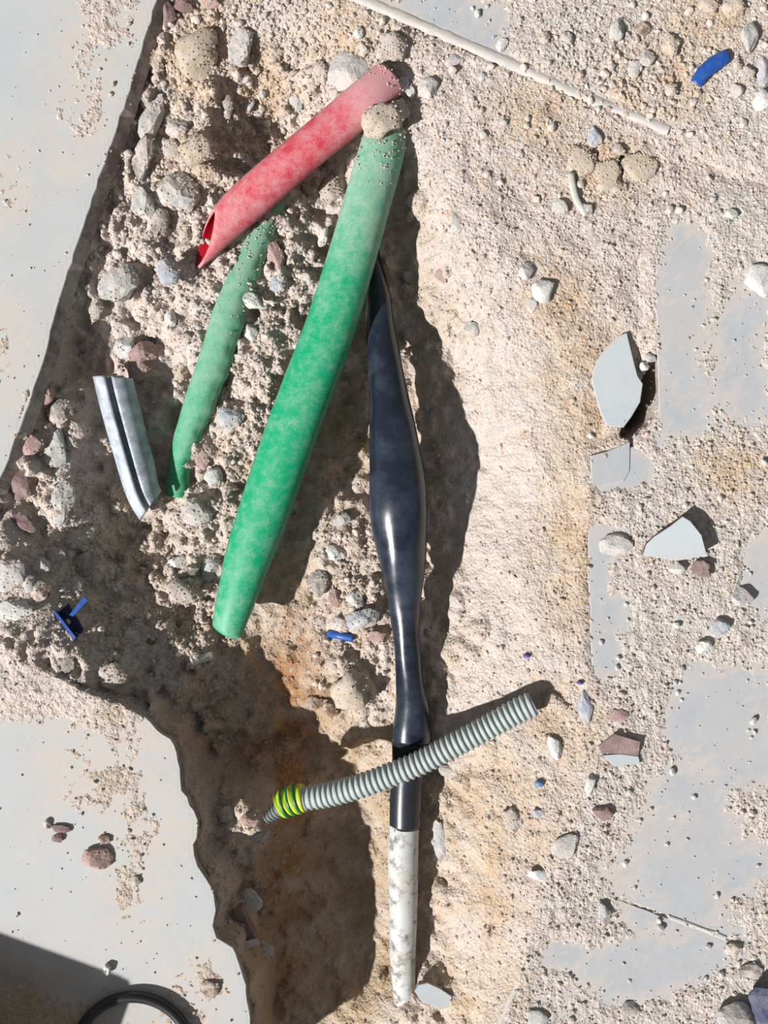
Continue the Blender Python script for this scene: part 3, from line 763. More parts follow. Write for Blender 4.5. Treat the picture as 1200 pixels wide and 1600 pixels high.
M['pale_plastic'] = simple('pale_plastic', s2l((214, 212, 200)), 0.6, 0.3)
o = strip('pale_plastic_strip', [(892, 270, 6), (895, 292, 8), (902, 315, 7), (916, 336, 4)], 11, 6, M['pale_plastic']); recenter(o, W(900, 305, float(gz(900, 305)))); tag(o, 'thin curved off white strip lying below the cracked soil clods', 'plastic scrap')
o = strip('glass_sliver', [(298, 1034, 4), (318, 1028, 9), (333, 1023, 8)], 14, 5, M['pale_plastic']); recenter(o, W(316, 1028, float(gz(316, 1028)))); tag(o, 'pale sliver below the free end of the green conduit', 'sliver')

# ------------------------------------------------------------------ stones
def rock_mesh(seed, sx, sy, sz, sub=3, cuts=12, lump=0.05):
    r = np.random.default_rng(seed)
    bm = bmesh.new(); bmesh.ops.create_icosphere(bm, subdivisions=sub, radius=1)
    D = np.array([v.co[:] for v in bm.verts]); D /= np.linalg.norm(D, axis=1)[:, None]
    Nn = r.normal(size=(cuts, 3)); Nn /= np.linalg.norm(Nn, axis=1)[:, None]; dd = r.uniform(0.55, 0.92, cuts)
    dots = D @ Nn.T
    R = np.ones(len(D))
    for c in range(cuts):
        R = np.where(dots[:, c] > 0.05, np.minimum(R, dd[c] / np.maximum(dots[:, c], 0.05)), R)
    ph = r.uniform(0, 6, 6)
    R *= 1 + lump * (1.2 * np.sin(D[:, 0] * 4 + ph[4]) * np.sin(D[:, 2] * 4 + D[:, 1] * 3 + ph[5]) + np.sin(D[:, 0] * 7 + ph[0]) * np.sin(D[:, 1] * 6 + ph[1]) + 0.6 * np.sin(D[:, 2] * 11 + ph[2]) * np.sin(D[:, 0] * 13 + ph[3])) + r.normal(0, lump * 0.35, len(D))
    Pn = D * R[:, None]
    Pn -= (Pn.max(0) + Pn.min(0)) / 2; Pn /= (Pn.max(0) - Pn.min(0)) / 2
    Pn *= np.array([sx, sy, sz]) / 2 * U
    Pn[:, 2] += sz / 2 * U
    for v, p in zip(bm.verts, Pn): v.co = p
    me = bpy.data.meshes.new('stone'); bm.to_mesh(me); bm.free()
    me.polygons.foreach_set('use_smooth', np.full(len(me.polygons), lump > 0.08, bool))
    return me

CRUST = []
CAT = {'stone': 'stone', 'pebble': 'pebble', 'clod': 'clod', 'tile_chip': 'tile chip', 'brick_fragment': 'brick fragment'}
# name, photo x, y, width, height (px), turn in degrees, material, height factor, label
ROCKS = [
 ('stone', 263, 22, 24, 46, -15, 'mauve', .7, 'elongated mauve stone at the top of the trench beside the large tile'),
 ('stone', 288, 11, 30, 24, 0, 'mauve', .7, 'mauve stone second from the large tile at the top edge'),
 ('stone', 330, 7, 28, 18, 0, 'pink', .7, 'pinkish stone cut by the top edge above the red pipe'),
 ('stone', 377, 78, 34, 58, 12, 'grey', .8, 'blocky grey stone above the middle of the red pipe'),
 ('clod', 310, 92, 64, 84, 10, 'ochre', .6, 'large sandy ochre clod in the upper trench'),
 ('stone', 240, 188, 34, 78, 16, 'grey', .9, 'tall grey lump close to the large tile edge, upper half of a pair'),
 ('stone', 226, 250, 30, 72, 14, 'dark', .9, 'grey lump right below the tall grey lump near the tile edge'),
 ('stone', 279, 204, 34, 32, 30, 'grey', .8, 'pale grey stone right of the tall grey lump'),
 ('stone', 270, 236, 36, 32, 0, 'beige', .7, 'dusty beige stone between the grey lumps and the tan clod'),
 ('clod', 314, 240, 56, 60, 20, 'ochre', .8, 'rounded tan clod left of the red pipe middle'),
 ('stone', 284, 302, 66, 56, 10, 'grey', .7, 'broad grey crusted stone above the red pipe cut end'),
 ('stone', 224, 322, 36, 58, -14, 'grey', .7, 'grey slanting stone left of the broad crusted stone'),
 ('stone', 250, 352, 32, 48, 8, 'dark', .8, 'dark grey stone left of the red pipe cut end'),
 ('stone', 293, 362, 26, 42, 10, 'tan', .9, 'upright tan stone touching the red pipe cut end'),
 ('pebble', 266, 260, 16, 12, 0, 'pink', .8, 'small pink pebble between grey lumps and tan clod'),
 ('stone', 391, 166, 13, 28, 8, 'white', .7, 'white splinter above the red pipe in the dark rubble'),
 ('stone', 354, 160, 20, 58, -5, 'dark', .8, 'narrow dark upright stone in the rubble above the red pipe'),
 ('stone', 244, 102, 28, 40, -20, 'tan', .6, 'tan clump right beside the upper tile edge'),
 ('stone', 460, 155, 18, 46, -18, 'grey', .7, 'grey sliver in the dark hollow above the red pipe'),
 ('stone', 545, 118, 64, 58, 0, 'smoke', .6, 'translucent whitish stone beside the dusty red pipe end'),
 ('stone', 612, 84, 48, 46, 20, 'beige', .8, 'beige stone just above the dusty red pipe end'),
 ('pebble', 560, 54, 17, 18, 0, 'white', .8, 'white pebble above the translucent stone'),
 ('stone', 567, 80, 26, 26, 0, 'beige', .8, 'dusty pebble between white pebble and translucent stone'),
 ('clod', 598, 196, 66, 46, -25, 'tan', .9, 'crumbly soil clod covering the top of the green conduit'),
 ('clod', 622, 178, 38, 34, 10, 'beige', 1.2, 'small soil clod between red pipe end and green conduit top'),
 ('pebble', 628, 138, 18, 28, 20, 'white', .9, 'bright white chip right against the red pipe end'),
 ('pebble', 641, 147, 16, 20, 0, 'white', .9, 'white pebble second from the red pipe end'),
 ('stone', 668, 142, 32, 34, 0, 'grey', .7, 'grey stone right of the white pebbles at the red pipe end'),
 ('stone', 708, 95, 28, 20, -30, 'blue', .5, 'thin slate flake below the pale joint near the top'),
 ('tile_chip', 783, 72, 16, 22, 30, 'white', .6, 'white triangular chip on the tile at the pale joint'),
 ('stone', 518, 298, 36, 46, 10, 'beige', .8, 'dusty stone left of the green conduit under the red pipe'),
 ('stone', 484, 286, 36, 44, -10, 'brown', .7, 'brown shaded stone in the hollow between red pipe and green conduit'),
 ('pebble', 506, 372, 15, 32, 15, 'white', 1.2, 'white chip leaning on the left side of the green conduit'),
 ('stone', 713, 350, 18, 34, 0, 'grey', .5, 'grey chip on the smooth dust right of the green conduit'),
 ('clod', 1104, 12, 34, 28, 0, 'tan', .7, 'tan clod at the top edge, left of a pair'),
 ('clod', 1142, 15, 38, 32, 0, 'tan', .7, 'tan clod at the top edge, right of a pair'),
 ('stone', 962, 50, 22, 34, 10, 'grey', .9, 'grey upright stone in the gravel above the pale pair'),
 ('stone', 1003, 48, 22, 20, 0, 'brown', .6, 'brown stone in the upper right gravel'),
 ('stone', 1045, 76, 28, 32, 20, 'tan', .7, 'tan angular stone left of the blue plastic scrap'),
 ('pebble', 990, 112, 22, 28, 0, 'grey', .7, 'pale grey pebble, lower left of a touching pair'),
 ('pebble', 1009, 95, 24, 26, 0, 'grey', .6, 'pale grey pebble, upper right of a touching pair'),
 ('stone', 1168, 64, 26, 44, -5, 'grey', .8, 'tall grey stone right above the blue plastic scrap'),
 ('stone', 1190, 114, 20, 48, 5, 'blue', .7, 'long blue grey stone at the right edge by the blue scrap'),
 ('stone', 1190, 160, 34, 36, 0, 'white', .7, 'whitish stone at the right edge below the blue scrap'),
 ('stone', 1164, 120, 32, 24, 25, 'beige', .8, 'beige stone just right of the blue plastic scrap'),
 ('stone', 1150, 144, 20, 22, 0, 'grey', .6, 'grey pebble under the beige stone near the blue scrap'),
 ('stone', 1151, 104, 18, 24, 10, 'beige', .7, 'dusty pebble touching the end of the blue plastic scrap'),
 ('stone', 850, 62, 18, 20, 0, 'tan', .8, 'leftmost tan pebble of the row above the pale joint'),
 ('stone', 885, 62, 20, 22, 0, 'beige', .7, 'beige pebble second in the row above the pale joint'),
 ('stone', 1047, 142, 24, 24, 45, 'beige', .7, 'pale angular pebble below left of the blue scrap'),
 ('stone', 928, 216, 24, 32, 0, 'blue', .7, 'bluish grey stone above the cracked clods'),
 ('pebble', 929, 238, 18, 17, 0, 'white', .9, 'white pebble at the crack between the clods'),
 ('pebble', 966, 236, 22, 17, 15, 'beige', .8, 'beige chip above the middle cracked clod'),
 ('clod', 908, 252, 50, 52, -20, 'tan', .2, 'left piece of the cracked soil clod below the pale joint'),
 ('clod', 950, 278, 52, 62, 10, 'tan', .22, 'middle piece of the cracked soil clod below the pale joint'),
 ('clod', 1000, 262, 58, 50, -10, 'tan', .2, 'right piece of the cracked soil clod below the pale joint'),
 ('stone', 965, 295, 30, 22, 0, 'tan', .5, 'crumb of soil under the middle cracked clod'),
 ('stone', 1141, 336, 20, 16, 0, 'white', .8, 'white pebble by a dark hole at the right'),
 ('stone', 190, 446, 56, 66, 25, 'grey', .7, 'large grey dusty stone between the tile edge and the thin green pipe'),
 ('stone', 148, 482, 32, 50, 12, 'beige', .8, 'beige stone below left of the large grey dusty stone'),
 ('stone', 265, 427, 40, 40, 20, 'blue', .7, 'blue grey stone under the red pipe cut end'),
 ('pebble', 267, 498, 19, 28, 0, 'white', .7, 'pale oval pebble left of the thin green pipe'),
 ('pebble', 293, 531, 24, 22, 0, 'beige', .8, 'pale pebble touching the thin green pipe on its left'),
 ('brick_fragment', 226, 566, 50, 66, 30, 'pink', .8, 'pink tile fragment above the slotted metal tube'),
 ('stone', 200, 545, 34, 40, 20, 'white', .9, 'whitish stone wedged against the pink tile fragment'),
 ('stone', 284, 578, 26, 44, 10, 'tan', .8, 'tan stone left of the thin green pipe bend'),
 ('stone', 72, 617, 32, 34, 30, 'pink', .6, 'pink stone beside the tile edge left of the metal tube'),
 ('stone', 98, 644, 42, 42, 0, 'dark', .7, 'dark grey stone left of the slotted metal tube'),
 ('brick_fragment', 52, 698, 34, 34, 20, 'pink', .7, 'pink angular fragment low beside the tile edge'),
 ('brick_fragment', 36, 752, 46, 60, 15, 'mauve', .6, 'mauve crumbled fragment at the left end of the gap'),
 ('stone', 92, 700, 36, 60, 10, 'grey', .6, 'grey crusted stone right of the pink angular fragment'),
 ('stone', 98, 785, 40, 70, 15, 'grey', .6, 'grey dusty ridge stone between the gap and the metal tube'),
 ('brick_fragment', 40, 816, 44, 22, 25, 'mauve', .7, 'flat mauve fragment bridging the dark gap at left'),
 ('stone', 335, 746, 30, 32, 0, 'white', .8, 'whitish stone between the thin green pipe end and the conduit'),
 ('stone', 310, 800, 52, 44, 10, 'grey', .8, 'pale grey stone at the lower end of the metal tube'),
 ('stone', 430, 402, 30, 48, -10, 'pink', .7, 'pinkish dusty stone right of the thin green pipe top'),
 ('stone', 436, 444, 30, 28, 0, 'blue', .7, 'bluish stone between the two green pipes'),
 ('stone', 397, 474, 40, 24, 40, 'white', .7, 'white stone overhanging the thin green pipe'),
 ('pebble', 394, 524, 22, 22, 0, 'white', .8, 'cream pebble right of the thin green pipe middle'),
 ('stone', 348, 622, 20, 40, 15, 'beige', .9, 'beige stone casting shade by the thin green pipe bend'),
 ('stone', 360, 655, 44, 34, 10, 'blue', .6, 'pale blue grey stone right of the thin green pipe bend'),
 ('stone', 316, 718, 24, 36, 0, 'pink', .6, 'pinkish stone right of the thin green pipe end'),
 ('stone', 558, 600, 24, 28, 0, 'pink', .6, 'pinkish stone in shade left of the black cable'),
 ('stone', 823, 426, 28, 26, -20, 'blue', .6, 'blue grey stone above a white stone on the dust slope'),
 ('stone', 846, 456, 34, 36, 30, 'white', .6, 'white angular stone on the dust slope right of the conduit'),
 ('stone', 832, 478, 18, 24, 0, 'grey', .5, 'small grey stone under the white angular stone'),
 ('stone', 738, 516, 24, 24, 0, 'grey', .7, 'single grey stone above the cable shadow'),
 ('stone', 1182, 440, 42, 50, 0, 'white', .45, 'whitish dusty lump at the right edge on the tile'),
 ('pebble', 1005, 573, 17, 15, 0, 'white', .9, 'white pebble in the crack beside the tile piece'),
 ('pebble', 1015, 560, 20, 14, 30, 'grey', .9, 'grey pebble above the white one in the crack'),
 ('stone', 950, 570, 14, 20, 20, 'white', .6, 'tiny white crumb lying on the cracked off tile piece'),
 ('stone', 90, 868, 32, 26, 0, 'dark', .8, 'dark rounded stone above the blue clip'),
 ('stone', 136, 880, 38, 38, 0, 'dark', .8, 'dark angular stone up right of the blue clip'),
 ('stone', 70, 884, 26, 24, 20, 'grey', .8, 'light grey stone left of the dark rounded stone'),
 ('stone', 46, 912, 22, 28, 0, 'grey', .8, 'bluish white stone near the left slab above the white lump'),
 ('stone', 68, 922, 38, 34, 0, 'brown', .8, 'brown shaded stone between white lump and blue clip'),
 ('stone', 24, 952, 58, 34, -5, 'white', .5, 'white angular lump at the left edge near the blue clip'),
 ('stone', 118, 915, 34, 30, 30, 'beige', .7, 'beige crumbly stone just above the blue clip'),
 ('stone', 20, 900, 44, 50, 0, 'grey', .5, 'grey crust at the left edge above the white lump'),
 ('stone', 285, 923, 56, 42, 5, 'beige', .7, 'smooth oval pale stone left of the green conduit end'),
 ('stone', 330, 886, 32, 46, 8, 'blue', .8, 'blue grey block touching the green conduit near its end'),
 ('stone', 279, 878, 30, 22, 0, 'white', .7, 'whitish stone above the smooth oval stone'),
 ('stone', 296, 895, 34, 20, 0, 'dark', .7, 'dark stone tucked behind the smooth oval stone'),
 ('stone', 182, 1052, 46, 44, 20, 'beige', .8, 'beige crusted block on the slab corner'),
 ('stone', 105, 1034, 26, 30, 0, 'dark', .5, 'grey stone in the dust below the blue clip'),
 ('stone', 178, 1025, 24, 22, 0, 'tan', .7, 'tan lump above the beige crusted block'),
 ('stone', 497, 910, 36, 46, 15, 'dark', .9, 'grey angular stone at the edge of the conduit shadow'),
 ('stone', 524, 864, 34, 26, 25, 'white', .8, 'white stone on the lit mound left of the cable'),
 ('stone', 535, 812, 30, 24, 0, 'blue', .7, 'blue grey stone at the top of the lit mound'),
 ('stone', 556, 934, 32, 30, 20, 'grey', .8, 'grey stone on the lit mound above a broad one'),
 ('stone', 566, 966, 54, 34, 0, 'blue', .8, 'broad blue grey stone right above the blue sliver'),
 ('stone', 524, 934, 22, 34, -20, 'pink', .7, 'pink stone in the middle of the lit mound'),
 ('stone', 590, 996, 28, 22, 0, 'pink', .6, 'pink stone beside the cable right of the blue sliver'),
 ('stone', 499, 972, 28, 28, 0, 'beige', .7, 'beige stone left of the blue sliver'),
 ('stone', 530, 972, 28, 20, 0, 'grey', .7, 'grey pebble just above the blue sliver'),
 ('stone', 556, 1070, 74, 78, 20, 'tan', .9, 'biggest tan rock in the trench left of the cable'),
 ('stone', 536, 1034, 22, 26, 0, 'tan', .9, 'small tan stone on top of the biggest tan rock'),
 ('stone', 571, 1132, 20, 36, 0, 'beige', .8, 'pale pebble below the biggest tan rock'),
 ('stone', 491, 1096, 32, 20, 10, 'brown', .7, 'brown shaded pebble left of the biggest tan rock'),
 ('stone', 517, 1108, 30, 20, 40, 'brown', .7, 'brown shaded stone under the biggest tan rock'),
 ('stone', 960, 850, 50, 34, -15, 'grey', .5, 'flat grey stone left of the large tile chip'),
 ('stone', 1094, 888, 32, 28, 20, 'mauve', .7, 'mauve stone under the large tile chip'),
 ('pebble', 1056, 887, 24, 20, 0, 'white', .7, 'white pebble below the large tile chip'),
 ('stone', 1156, 932, 32, 30, 0, 'grey', .7, 'grey stone with a sharp shadow right of the large tile chip'),
 ('stone', 1120, 980, 32, 30, 0, 'blue', .8, 'blue grey pebble in the lower right gravel'),
 ('pebble', 1098, 1009, 26, 20, -20, 'white', .8, 'white pebble below the blue grey pebble'),
 ('stone', 913, 1105, 25, 52, -5, 'blue', .5, 'long oval grey pebble right of the corrugated conduit end'),
 ('stone', 866, 1166, 20, 40, -15, 'white', .8, 'white shard on orange sand below the conduit end'),
 ('stone', 868, 1098, 40, 28, 20, 'tan', .5, 'tan crumb pile right at the conduit end'),
 ('stone', 966, 1117, 30, 18, 0, 'pink', .4, 'faint pink stone above the mauve tile chip'),
 ('brick_fragment', 155, 1338, 48, 32, -5, 'pink', .8, 'pink tile fragment alone on the lower left slab'),
 ('pebble', 98, 1294, 30, 13, 10, 'mauve', .7, 'mauve sliver on the lower left slab'),
 ('pebble', 91, 1308, 17, 14, 0, 'mauve', .7, 'mauve crumb under the mauve sliver'),
 ('pebble', 76, 1286, 14, 14, 0, 'dark', .8, 'dark crumb left of the mauve sliver'),
 ('pebble', 164, 1310, 20, 14, 0, 'brown', .7, 'brown pebble just above the lone pink fragment'),
 ('pebble', 213, 1375, 19, 15, 0, 'dark', .6, 'grey pebble right of the lone pink fragment'),
 ('pebble', 170, 1511, 11, 16, 0, 'white', 1.4, 'white pebble at the edge of the dark shadow on the lower left slab'),
 ('stone', 328, 1544, 28, 28, 0, 'brown', .4, 'brown flat stone near the ragged slab edge'),
 ('stone', 393, 1402, 34, 44, -30, 'white', .8, 'whitish stone under the ragged slab edge'),
 ('stone', 355, 1270, 30, 30, 0, 'dark', .8, 'grey stone left of the yellow tape'),
 ('stone', 392, 1278, 30, 22, 0, 'pink', .8, 'pinkish stone left of the conduit tip'),
 ('stone', 408, 1300, 30, 24, 0, 'grey', .8, 'pale stone under the conduit tip'),
 ('stone', 412, 1480, 34, 30, 0, 'beige', .8, 'pale crumbly stone in the lower trench by the slab'),
 ('stone', 687, 1312, 22, 66, -8, 'smoke', .4, 'long pale splinter right of the white cable'),
 ('stone', 702, 1205, 36, 20, 15, 'dark', .5, 'grey stone tucked under the corrugated conduit'),
 ('stone', 840, 1270, 20, 13, 0, 'blue', .8, 'blue grey bit below the pale blue plastic'),
 ('pebble', 921, 1226, 14, 32, 10, 'white', .8, 'bright white shard left of the lower right tile'),
 ('stone', 940, 1269, 32, 22, 20, 'mauve', .5, 'mauve pebble below the bright white shard'),
 ('stone', 884, 1322, 46, 34, -30, 'grey', .3, 'flat grey triangular stone on the orange sand'),
 ('stone', 840, 1366, 32, 18, 10, 'white', .6, 'white flat stone below the flat triangular stone'),
 ('stone', 803, 1280, 36, 40, 0, 'beige', .3, 'smooth pale lump on the orange sand right of the cable'),
 ('stone', 942, 1422, 20, 30, -15, 'blue', .8, 'grey shard with a dark shadow left of the bare tile'),
 ('stone', 1143, 1479, 26, 20, 0, 'beige', .8, 'pale rounded lump above the slate block'),
 ('stone', 1200, 1558, 78, 84, -35, 'slate', .75, 'dark slate blue block in the lower right corner'),
 ('stone', 1140, 1584, 62, 58, 25, 'smoke', .8, 'whitish rock beside the dark slate block'),
 ('stone', 1172, 1514, 34, 24, 20, 'dark', .5, 'grey stone above the dark slate block'),
 ('stone', 985, 1575, 30, 24, 0, 'dark', .4, 'dull grey stone at the bottom edge right of the cable'),
 ('stone', 838, 1588, 34, 24, 0, 'grey', .4, 'grey stone at the bottom edge near the fine joint'),
 ('stone', 915, 328, 22, 18, 0, 'grey', .6, 'grey pebble at the end of the off white strip'),
 ('stone', 875, 325, 24, 22, 0, 'grey', .5, 'dull grey lump left of the off white strip'),
 ('stone', 690, 432, 22, 24, 0, 'pink', .5, 'pinkish pebble on the bright dust edge'),
 ('stone', 465, 250, 24, 22, 0, 'tan', .7, 'tan pebble pressed against the red pipe underside'),
 ('stone', 430, 90, 28, 24, 0, 'tan', .7, 'tan pebble in the gravel left of the translucent stone'),
 ('stone', 500, 110, 24, 24, 0, 'beige', .7, 'beige pebble left of the translucent stone'),
]
for i, (nm, x, y, w_, h_, an, mt_, hf, lb) in enumerate(ROCKS):
    clod = mt_ in ('tan', 'beige', 'ochre')
    hz = hf * min(w_, h_) * 0.9
    me = rock_mesh(100 + i, w_ * 1.05, h_ * 1.05, hz, 3, 10 if clod else 12, 0.12 if clod else 0.035)
    o = link(nm, me, M[mt_])
    z = float(gz(x, y)) - hz * (0.22 if not clod else 0.3)
    if lb.startswith('crumbly soil'): z = 2
    if lb.startswith('small soil'): z = -14
    if lb.startswith('white stone overhanging'): z = -42
    o.location = W(x, y, z); o.rotation_euler = (0, 0, math.radians(-an))
    tag(o, lb, CAT[nm])
    if mt_ not in ('slate', 'smoke', 'mauve') and not (mt_ == 'white' and x > 600):
        mw = Matrix.Translation(o.location) @ Matrix.Rotation(o.rotation_euler.z, 4, 'Z')
        nv = int((w_ * h_) * (0.03 if clod else (0.012 if x < 620 else 0.0)))
        cand = [v for v in me.vertices if v.normal.z > 0.15]
        for v in random.sample(cand, min(nv, len(cand))): CRUST.append((mw @ v.co) / U)

for ob_, tm_, cnt_ in ((g, 0.13, 330), (rp, 0.12, 70), (g2, 0.5, 160)):      # soil crumbs fallen on the buried pipe ends
    tv_ = ob_.data.attributes['t'].data
    cand = [v for v in ob_.data.vertices if tv_[v.index].value < tm_ and v.normal.z > 0.35 and random.random() < 1 - tv_[v.index].value / tm_]
    for _ in range(cnt_):
        v = random.choice(cand); CRUST.append((ob_.location + v.co) / U + Vector((random.uniform(-4, 4), random.uniform(-4, 4), random.uniform(-.6, .6))))
# flat tile chips with a pale face and a mauve body
def chip(poly, z, th, lb, tilt=(0, 0), mats=('tile_clean', 'mauve')):
    pw = [((x - 600) * (H - z) / H, (800 - y) * (H - z) / H) for x, y in poly]
    cx = sum(p[0] for p in pw) / len(pw); cy = sum(p[1] for p in pw) / len(pw)
    o = slab('tile_chip', pw, z, th, [M[mats[0]], M[mats[1]]], bevel=0.8, tilt=(tilt[0], tilt[1], cx, cy))
    recenter(o, (cx * U, cy * U, (z - th) * U)); tag(o, lb, 'tile chip'); return o
chip([(1006, 868), (1012, 850), (1024, 838), (1048, 822), (1066, 807), (1078, 814), (1095, 836), (1103, 868), (1060, 876)], 26, 20, 'large angular grey tile chip standing proud of the gravel at right', (0.12, 0.02))
chip([(935, 1166), (960, 1146), (1000, 1158), (998, 1185), (945, 1190)], 10, 16, 'mauve backed tile chip right of the white shard', (0.05, 0.25), ('mauve', 'tile_clean'))
chip([(942, 1180), (970, 1178), (998, 1182), (1000, 1194), (960, 1197)], 9, 9, 'pale tile face strip below the mauve tile chip', (0, 0))
zt_ = float(gz(676, 1555))
chip([(648, 1548), (654, 1538), (668, 1535), (688, 1545), (706, 1558), (708, 1574), (690, 1578), (660, 1566)], -62, 16, 'pale grey tile chip at the buried end of the white cable', (-0.08, 0.03), ('tile_clean', 'tile_body'))
chip([(358, 1450), (368, 1420), (378, 1418), (390, 1445), (402, 1470), (372, 1478)], -70, 30, 'mauve tile fragment below the ragged slab edge', (0.2, 0.1), ('mauve', 'mauve'))
chip([(366, 1476), (402, 1466), (406, 1476), (374, 1488)], -62, 10, 'pale glazed strip at the foot of the mauve fragment', (0, 0), ('white', 'mauve'))

# ------------------------------------------------------------------ scattered pebbles (countable, alike) and grit (uncountable)
def dens(px, py):
    d = np.full(px.shape, 0.42)
    def bl(cx, cy, rx, ry): return np.exp(-(((px - cx) / rx) ** 2 + ((py - cy) / ry) ** 2))
    d += 0.75 * bl(330, 230, 190, 330) + 0.5 * bl(390, 600, 70, 220) + 0.6 * bl(560, 940, 60, 150) + 0.45 * bl(1000, 120, 260, 130) + 0.3 * bl(600, 60, 150, 80)
    d += 0.4 * bl(90, 800, 90, 130) + 0.35 * bl(300, 880, 60, 100) + 0.3 * bl(130, 1010, 130, 70) + 0.25 * bl(1080, 780, 140, 90) + 0.3 * bl(370, 1290, 40, 40) + 0.2 * bl(960, 380, 160, 100)
    d += 0.5 * bl(330, 1080, 100, 130)
    d += 0.5 * bl(240, 890, 120, 130) + 0.4 * bl(360, 1400, 40, 130)
    d -= 0.40 * bl(790, 720, 100, 260) + 0.25 * bl(760, 1400, 60, 260) + 0.3 * bl(520, 1430, 120, 200) + 0.3 * bl(420, 980, 60, 120)
    return d
def surf(px, py):
    z = gz(px, py); k = (H - z) / H; wx = (px - 600) * k; wy = (800 - py) * k
    return wx, wy, z

def bare(wx, wy):   # 1 where the tile itself shows
    zs = lookup(Z, wx, wy); tl_ = lookup(np.maximum(dL, dR), wx, wy)
    return (tl_ > 2) & (zs < -0.3)

PAL = np.array([DUST, s2l((206, 190, 170)), s2l((196, 176, 150)), ORANGE, s2l((190, 190, 190)), s2l((172, 172, 174)), s2l((226, 224, 220)), s2l((165, 135, 128)), s2l((150, 146, 142))])
PW_ = np.array([.26, .22, .14, .09, .12, .06, .05, .03, .03]); PW_ /= PW_.sum()

bm = bmesh.new(); bmesh.ops.create_icosphere(bm, subdivisions=1, radius=1)
IV = np.array([v.co[:] for v in bm.verts]); IF = np.array([[v.index for v in f.verts] for f in bm.faces]); bm.free()
NCAND = 72000
px = rng.uniform(-60, 1260, NCAND); py = rng.uniform(-60, 1660, NCAND)
wx, wy, zz = surf(px, py)
keep = rng.random(NCAND) < np.clip(dens(px, py), 0.06, 1.0) * np.where(bare(wx, wy), 0.10, 1.0) * np.where(lookup(dL, wx, wy) > 0, 0.55, 1)
keep &= ~((np.abs(-(px - 560) * 0.394 + (py + 4) * 0.919) < 11) & (px < 1030) & (rng.random(NCAND) < 0.55))
px, py, wx, wy, zz = px[keep], py[keep], wx[keep], wy[keep], zz[keep]
n = len(px)
rad = np.clip(np.exp(rng.normal(0.72, 0.42, n)), 0.9, 5.6) * np.where(dens(px, py) > 0.75, 1.4, 0.95) * np.where(lookup(dL, wx, wy) > 0, 0.75, 1)
VAR = []
for s in range(16):
    r = np.random.default_rng(500 + s); D = IV / np.linalg.norm(IV, axis=1)[:, None]
    v_ = D * r.uniform(0.68, 1.1, (len(D), 1)) * r.uniform(0.65, 1.15, (1, 3)); VAR.append(v_)
VAR = np.array(VAR)
def rotz(v, a):
    c, s = np.cos(a)[:, None], np.sin(a)[:, None]
    return np.stack([v[..., 0] * c - v[..., 1] * s, v[..., 0] * s + v[..., 1] * c, v[..., 2]], -1)
vsel = VAR[rng.integers(0, 16, n)]
vsel = rotz(vsel, rng.uniform(0, 6.28, n)) * rad[:, None, None]
vsel[..., 2] *= 0.85
vsel += np.stack([wx, wy, zz + rad * 0.25], -1)[:, None, :]
GV = vsel.reshape(-1, 3) * U
GF = (IF[None] + (np.arange(n) * len(IV))[:, None, None]).reshape(-1, 3)
gc = PAL[rng.choice(len(PAL), n, p=PW_)] * rng.uniform(0.85, 1.08, (n, 1))
# crumbs of dust caked on the stones
cn = len(CRUST); cp = np.array([tuple(v) for v in CRUST]); crad = rng.uniform(0.9, 2.6, cn)
cv_ = rotz(VAR[rng.integers(0, 16, cn)], rng.uniform(0, 6.28, cn)) * crad[:, None, None] + cp[:, None, :]
n += cn; wx = np.r_[wx, cp[:, 0]]; wy = np.r_[wy, cp[:, 1]]
GV = np.vstack([GV, cv_.reshape(-1, 3) * U])
GF = (IF[None] + (np.arange(n) * len(IV))[:, None, None]).reshape(-1, 3)
gc = np.vstack([gc, PAL[rng.choice(4, cn)] * rng.uniform(0.9, 1.05, (cn, 1))])
# grains take some of the colour of the soil they lie in
loc_c = np.stack([lookup(C[..., i], wx, wy) for i in range(3)], -1)
gc = gc * 0.45 + loc_c * 0.55
me = mesh_np('grit', GV, GF, smooth=False); set_col(me, np.repeat(gc, len(IV), axis=0))
grit = link('gravel_grit', me, M['grit'])
tag(grit, 'loose fine grit and crumbled mortar spread over the dug floor', 'grit', kind='stuff')

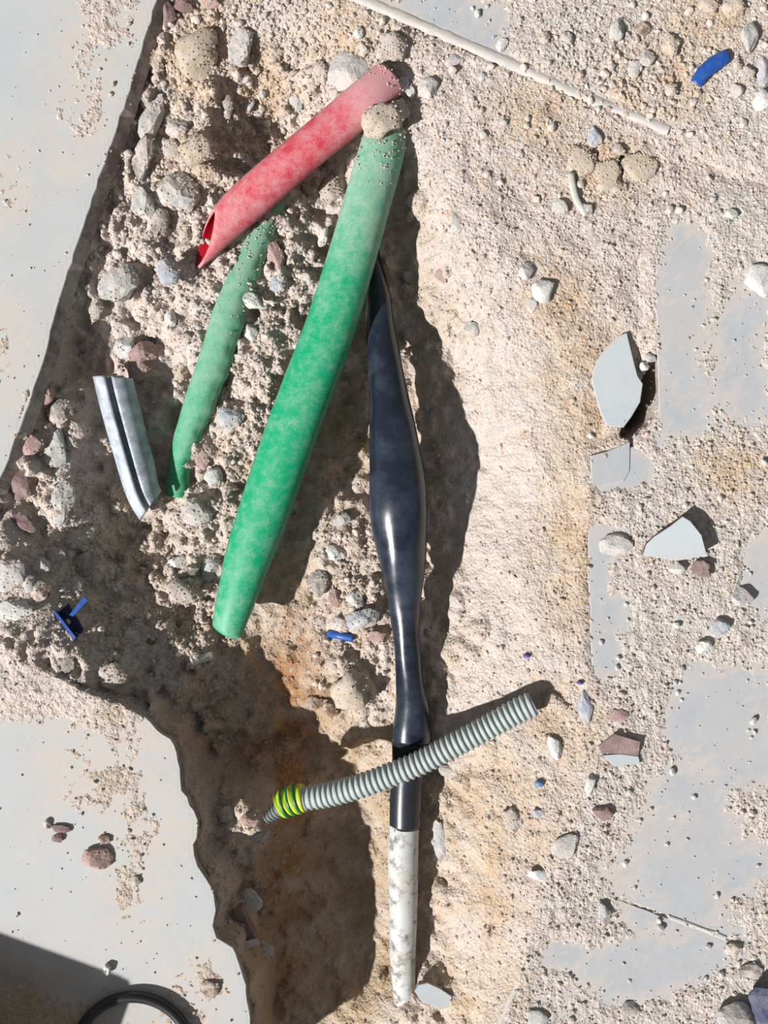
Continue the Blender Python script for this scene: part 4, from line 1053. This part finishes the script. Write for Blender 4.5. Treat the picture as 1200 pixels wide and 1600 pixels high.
# countable pebbles: alike within each zone
zones = [('beige', 'small beige pebble among the rubble around the red pipe', 'beige pebbles around the red pipe', 130, 420, 20, 420, 26, 9, 17),
         ('grey', 'small grey pebble among the rubble around the red pipe', 'grey pebbles around the red pipe', 130, 420, 20, 420, 16, 9, 17),
         ('beige', 'small beige pebble between the two green pipes', 'beige pebbles between the green pipes', 350, 470, 400, 780, 14, 9, 16),
         ('beige', 'small beige pebble in the gravel at the upper right', 'beige pebbles at the upper right', 700, 1195, 5, 340, 24, 9, 15),
         ('grey', 'small grey pebble in the gravel at the upper right', 'grey pebbles at the upper right', 700, 1195, 5, 340, 16, 9, 16),
         ('grey', 'small grey pebble in the gravel at the lower right', 'grey pebbles at the lower right', 930, 1195, 700, 1590, 18, 8, 14),
         ('white', 'small white pebble in the gravel at the lower right', 'white pebbles at the lower right', 860, 1195, 480, 1590, 14, 7, 12),
         ('brown', 'small brown pebble on the shaded trench floor', 'brown pebbles on the trench floor', 120, 330, 820, 1060, 14, 9, 18),
         ('beige', 'small beige pebble on the lit mound left of the cable', 'beige pebbles on the lit mound', 490, 600, 800, 1120, 12, 9, 16)]
for zi, (mt_, lb, gp, x0, x1, y0, y1, cnt, smin, smax) in enumerate(zones):
    protos = [rock_mesh(900 + zi * 5 + q, 1.0, random.uniform(.7, .95), random.uniform(.6, .8), 2, 10, 0.04) for q in range(3)]
    for p in protos: p.materials.append(M[mt_])
    c = 0; tries = 0
    while c < cnt and tries < 800:
        tries += 1
        x = random.uniform(x0, x1); y = random.uniform(y0, y1)
        if x < 420 and y < 760 and x < 245 - y * 0.33 + 30: continue
        if any(abs(x - r_[1]) < r_[3] * .6 + 4 and abs(y - r_[2]) < r_[4] * .6 + 4 for r_ in ROCKS): continue
        s = random.uniform(smin, smax); z = float(gz(x, y))
        o = bpy.data.objects.new('pebble', protos[c % 3]); col.objects.link(o)
        o.scale = (s, s, s); o.rotation_euler = (0, 0, random.uniform(0, 6.28)); o.location = W(x, y, z - s * 0.15)
        tag(o, lb, 'pebble', gp); c += 1
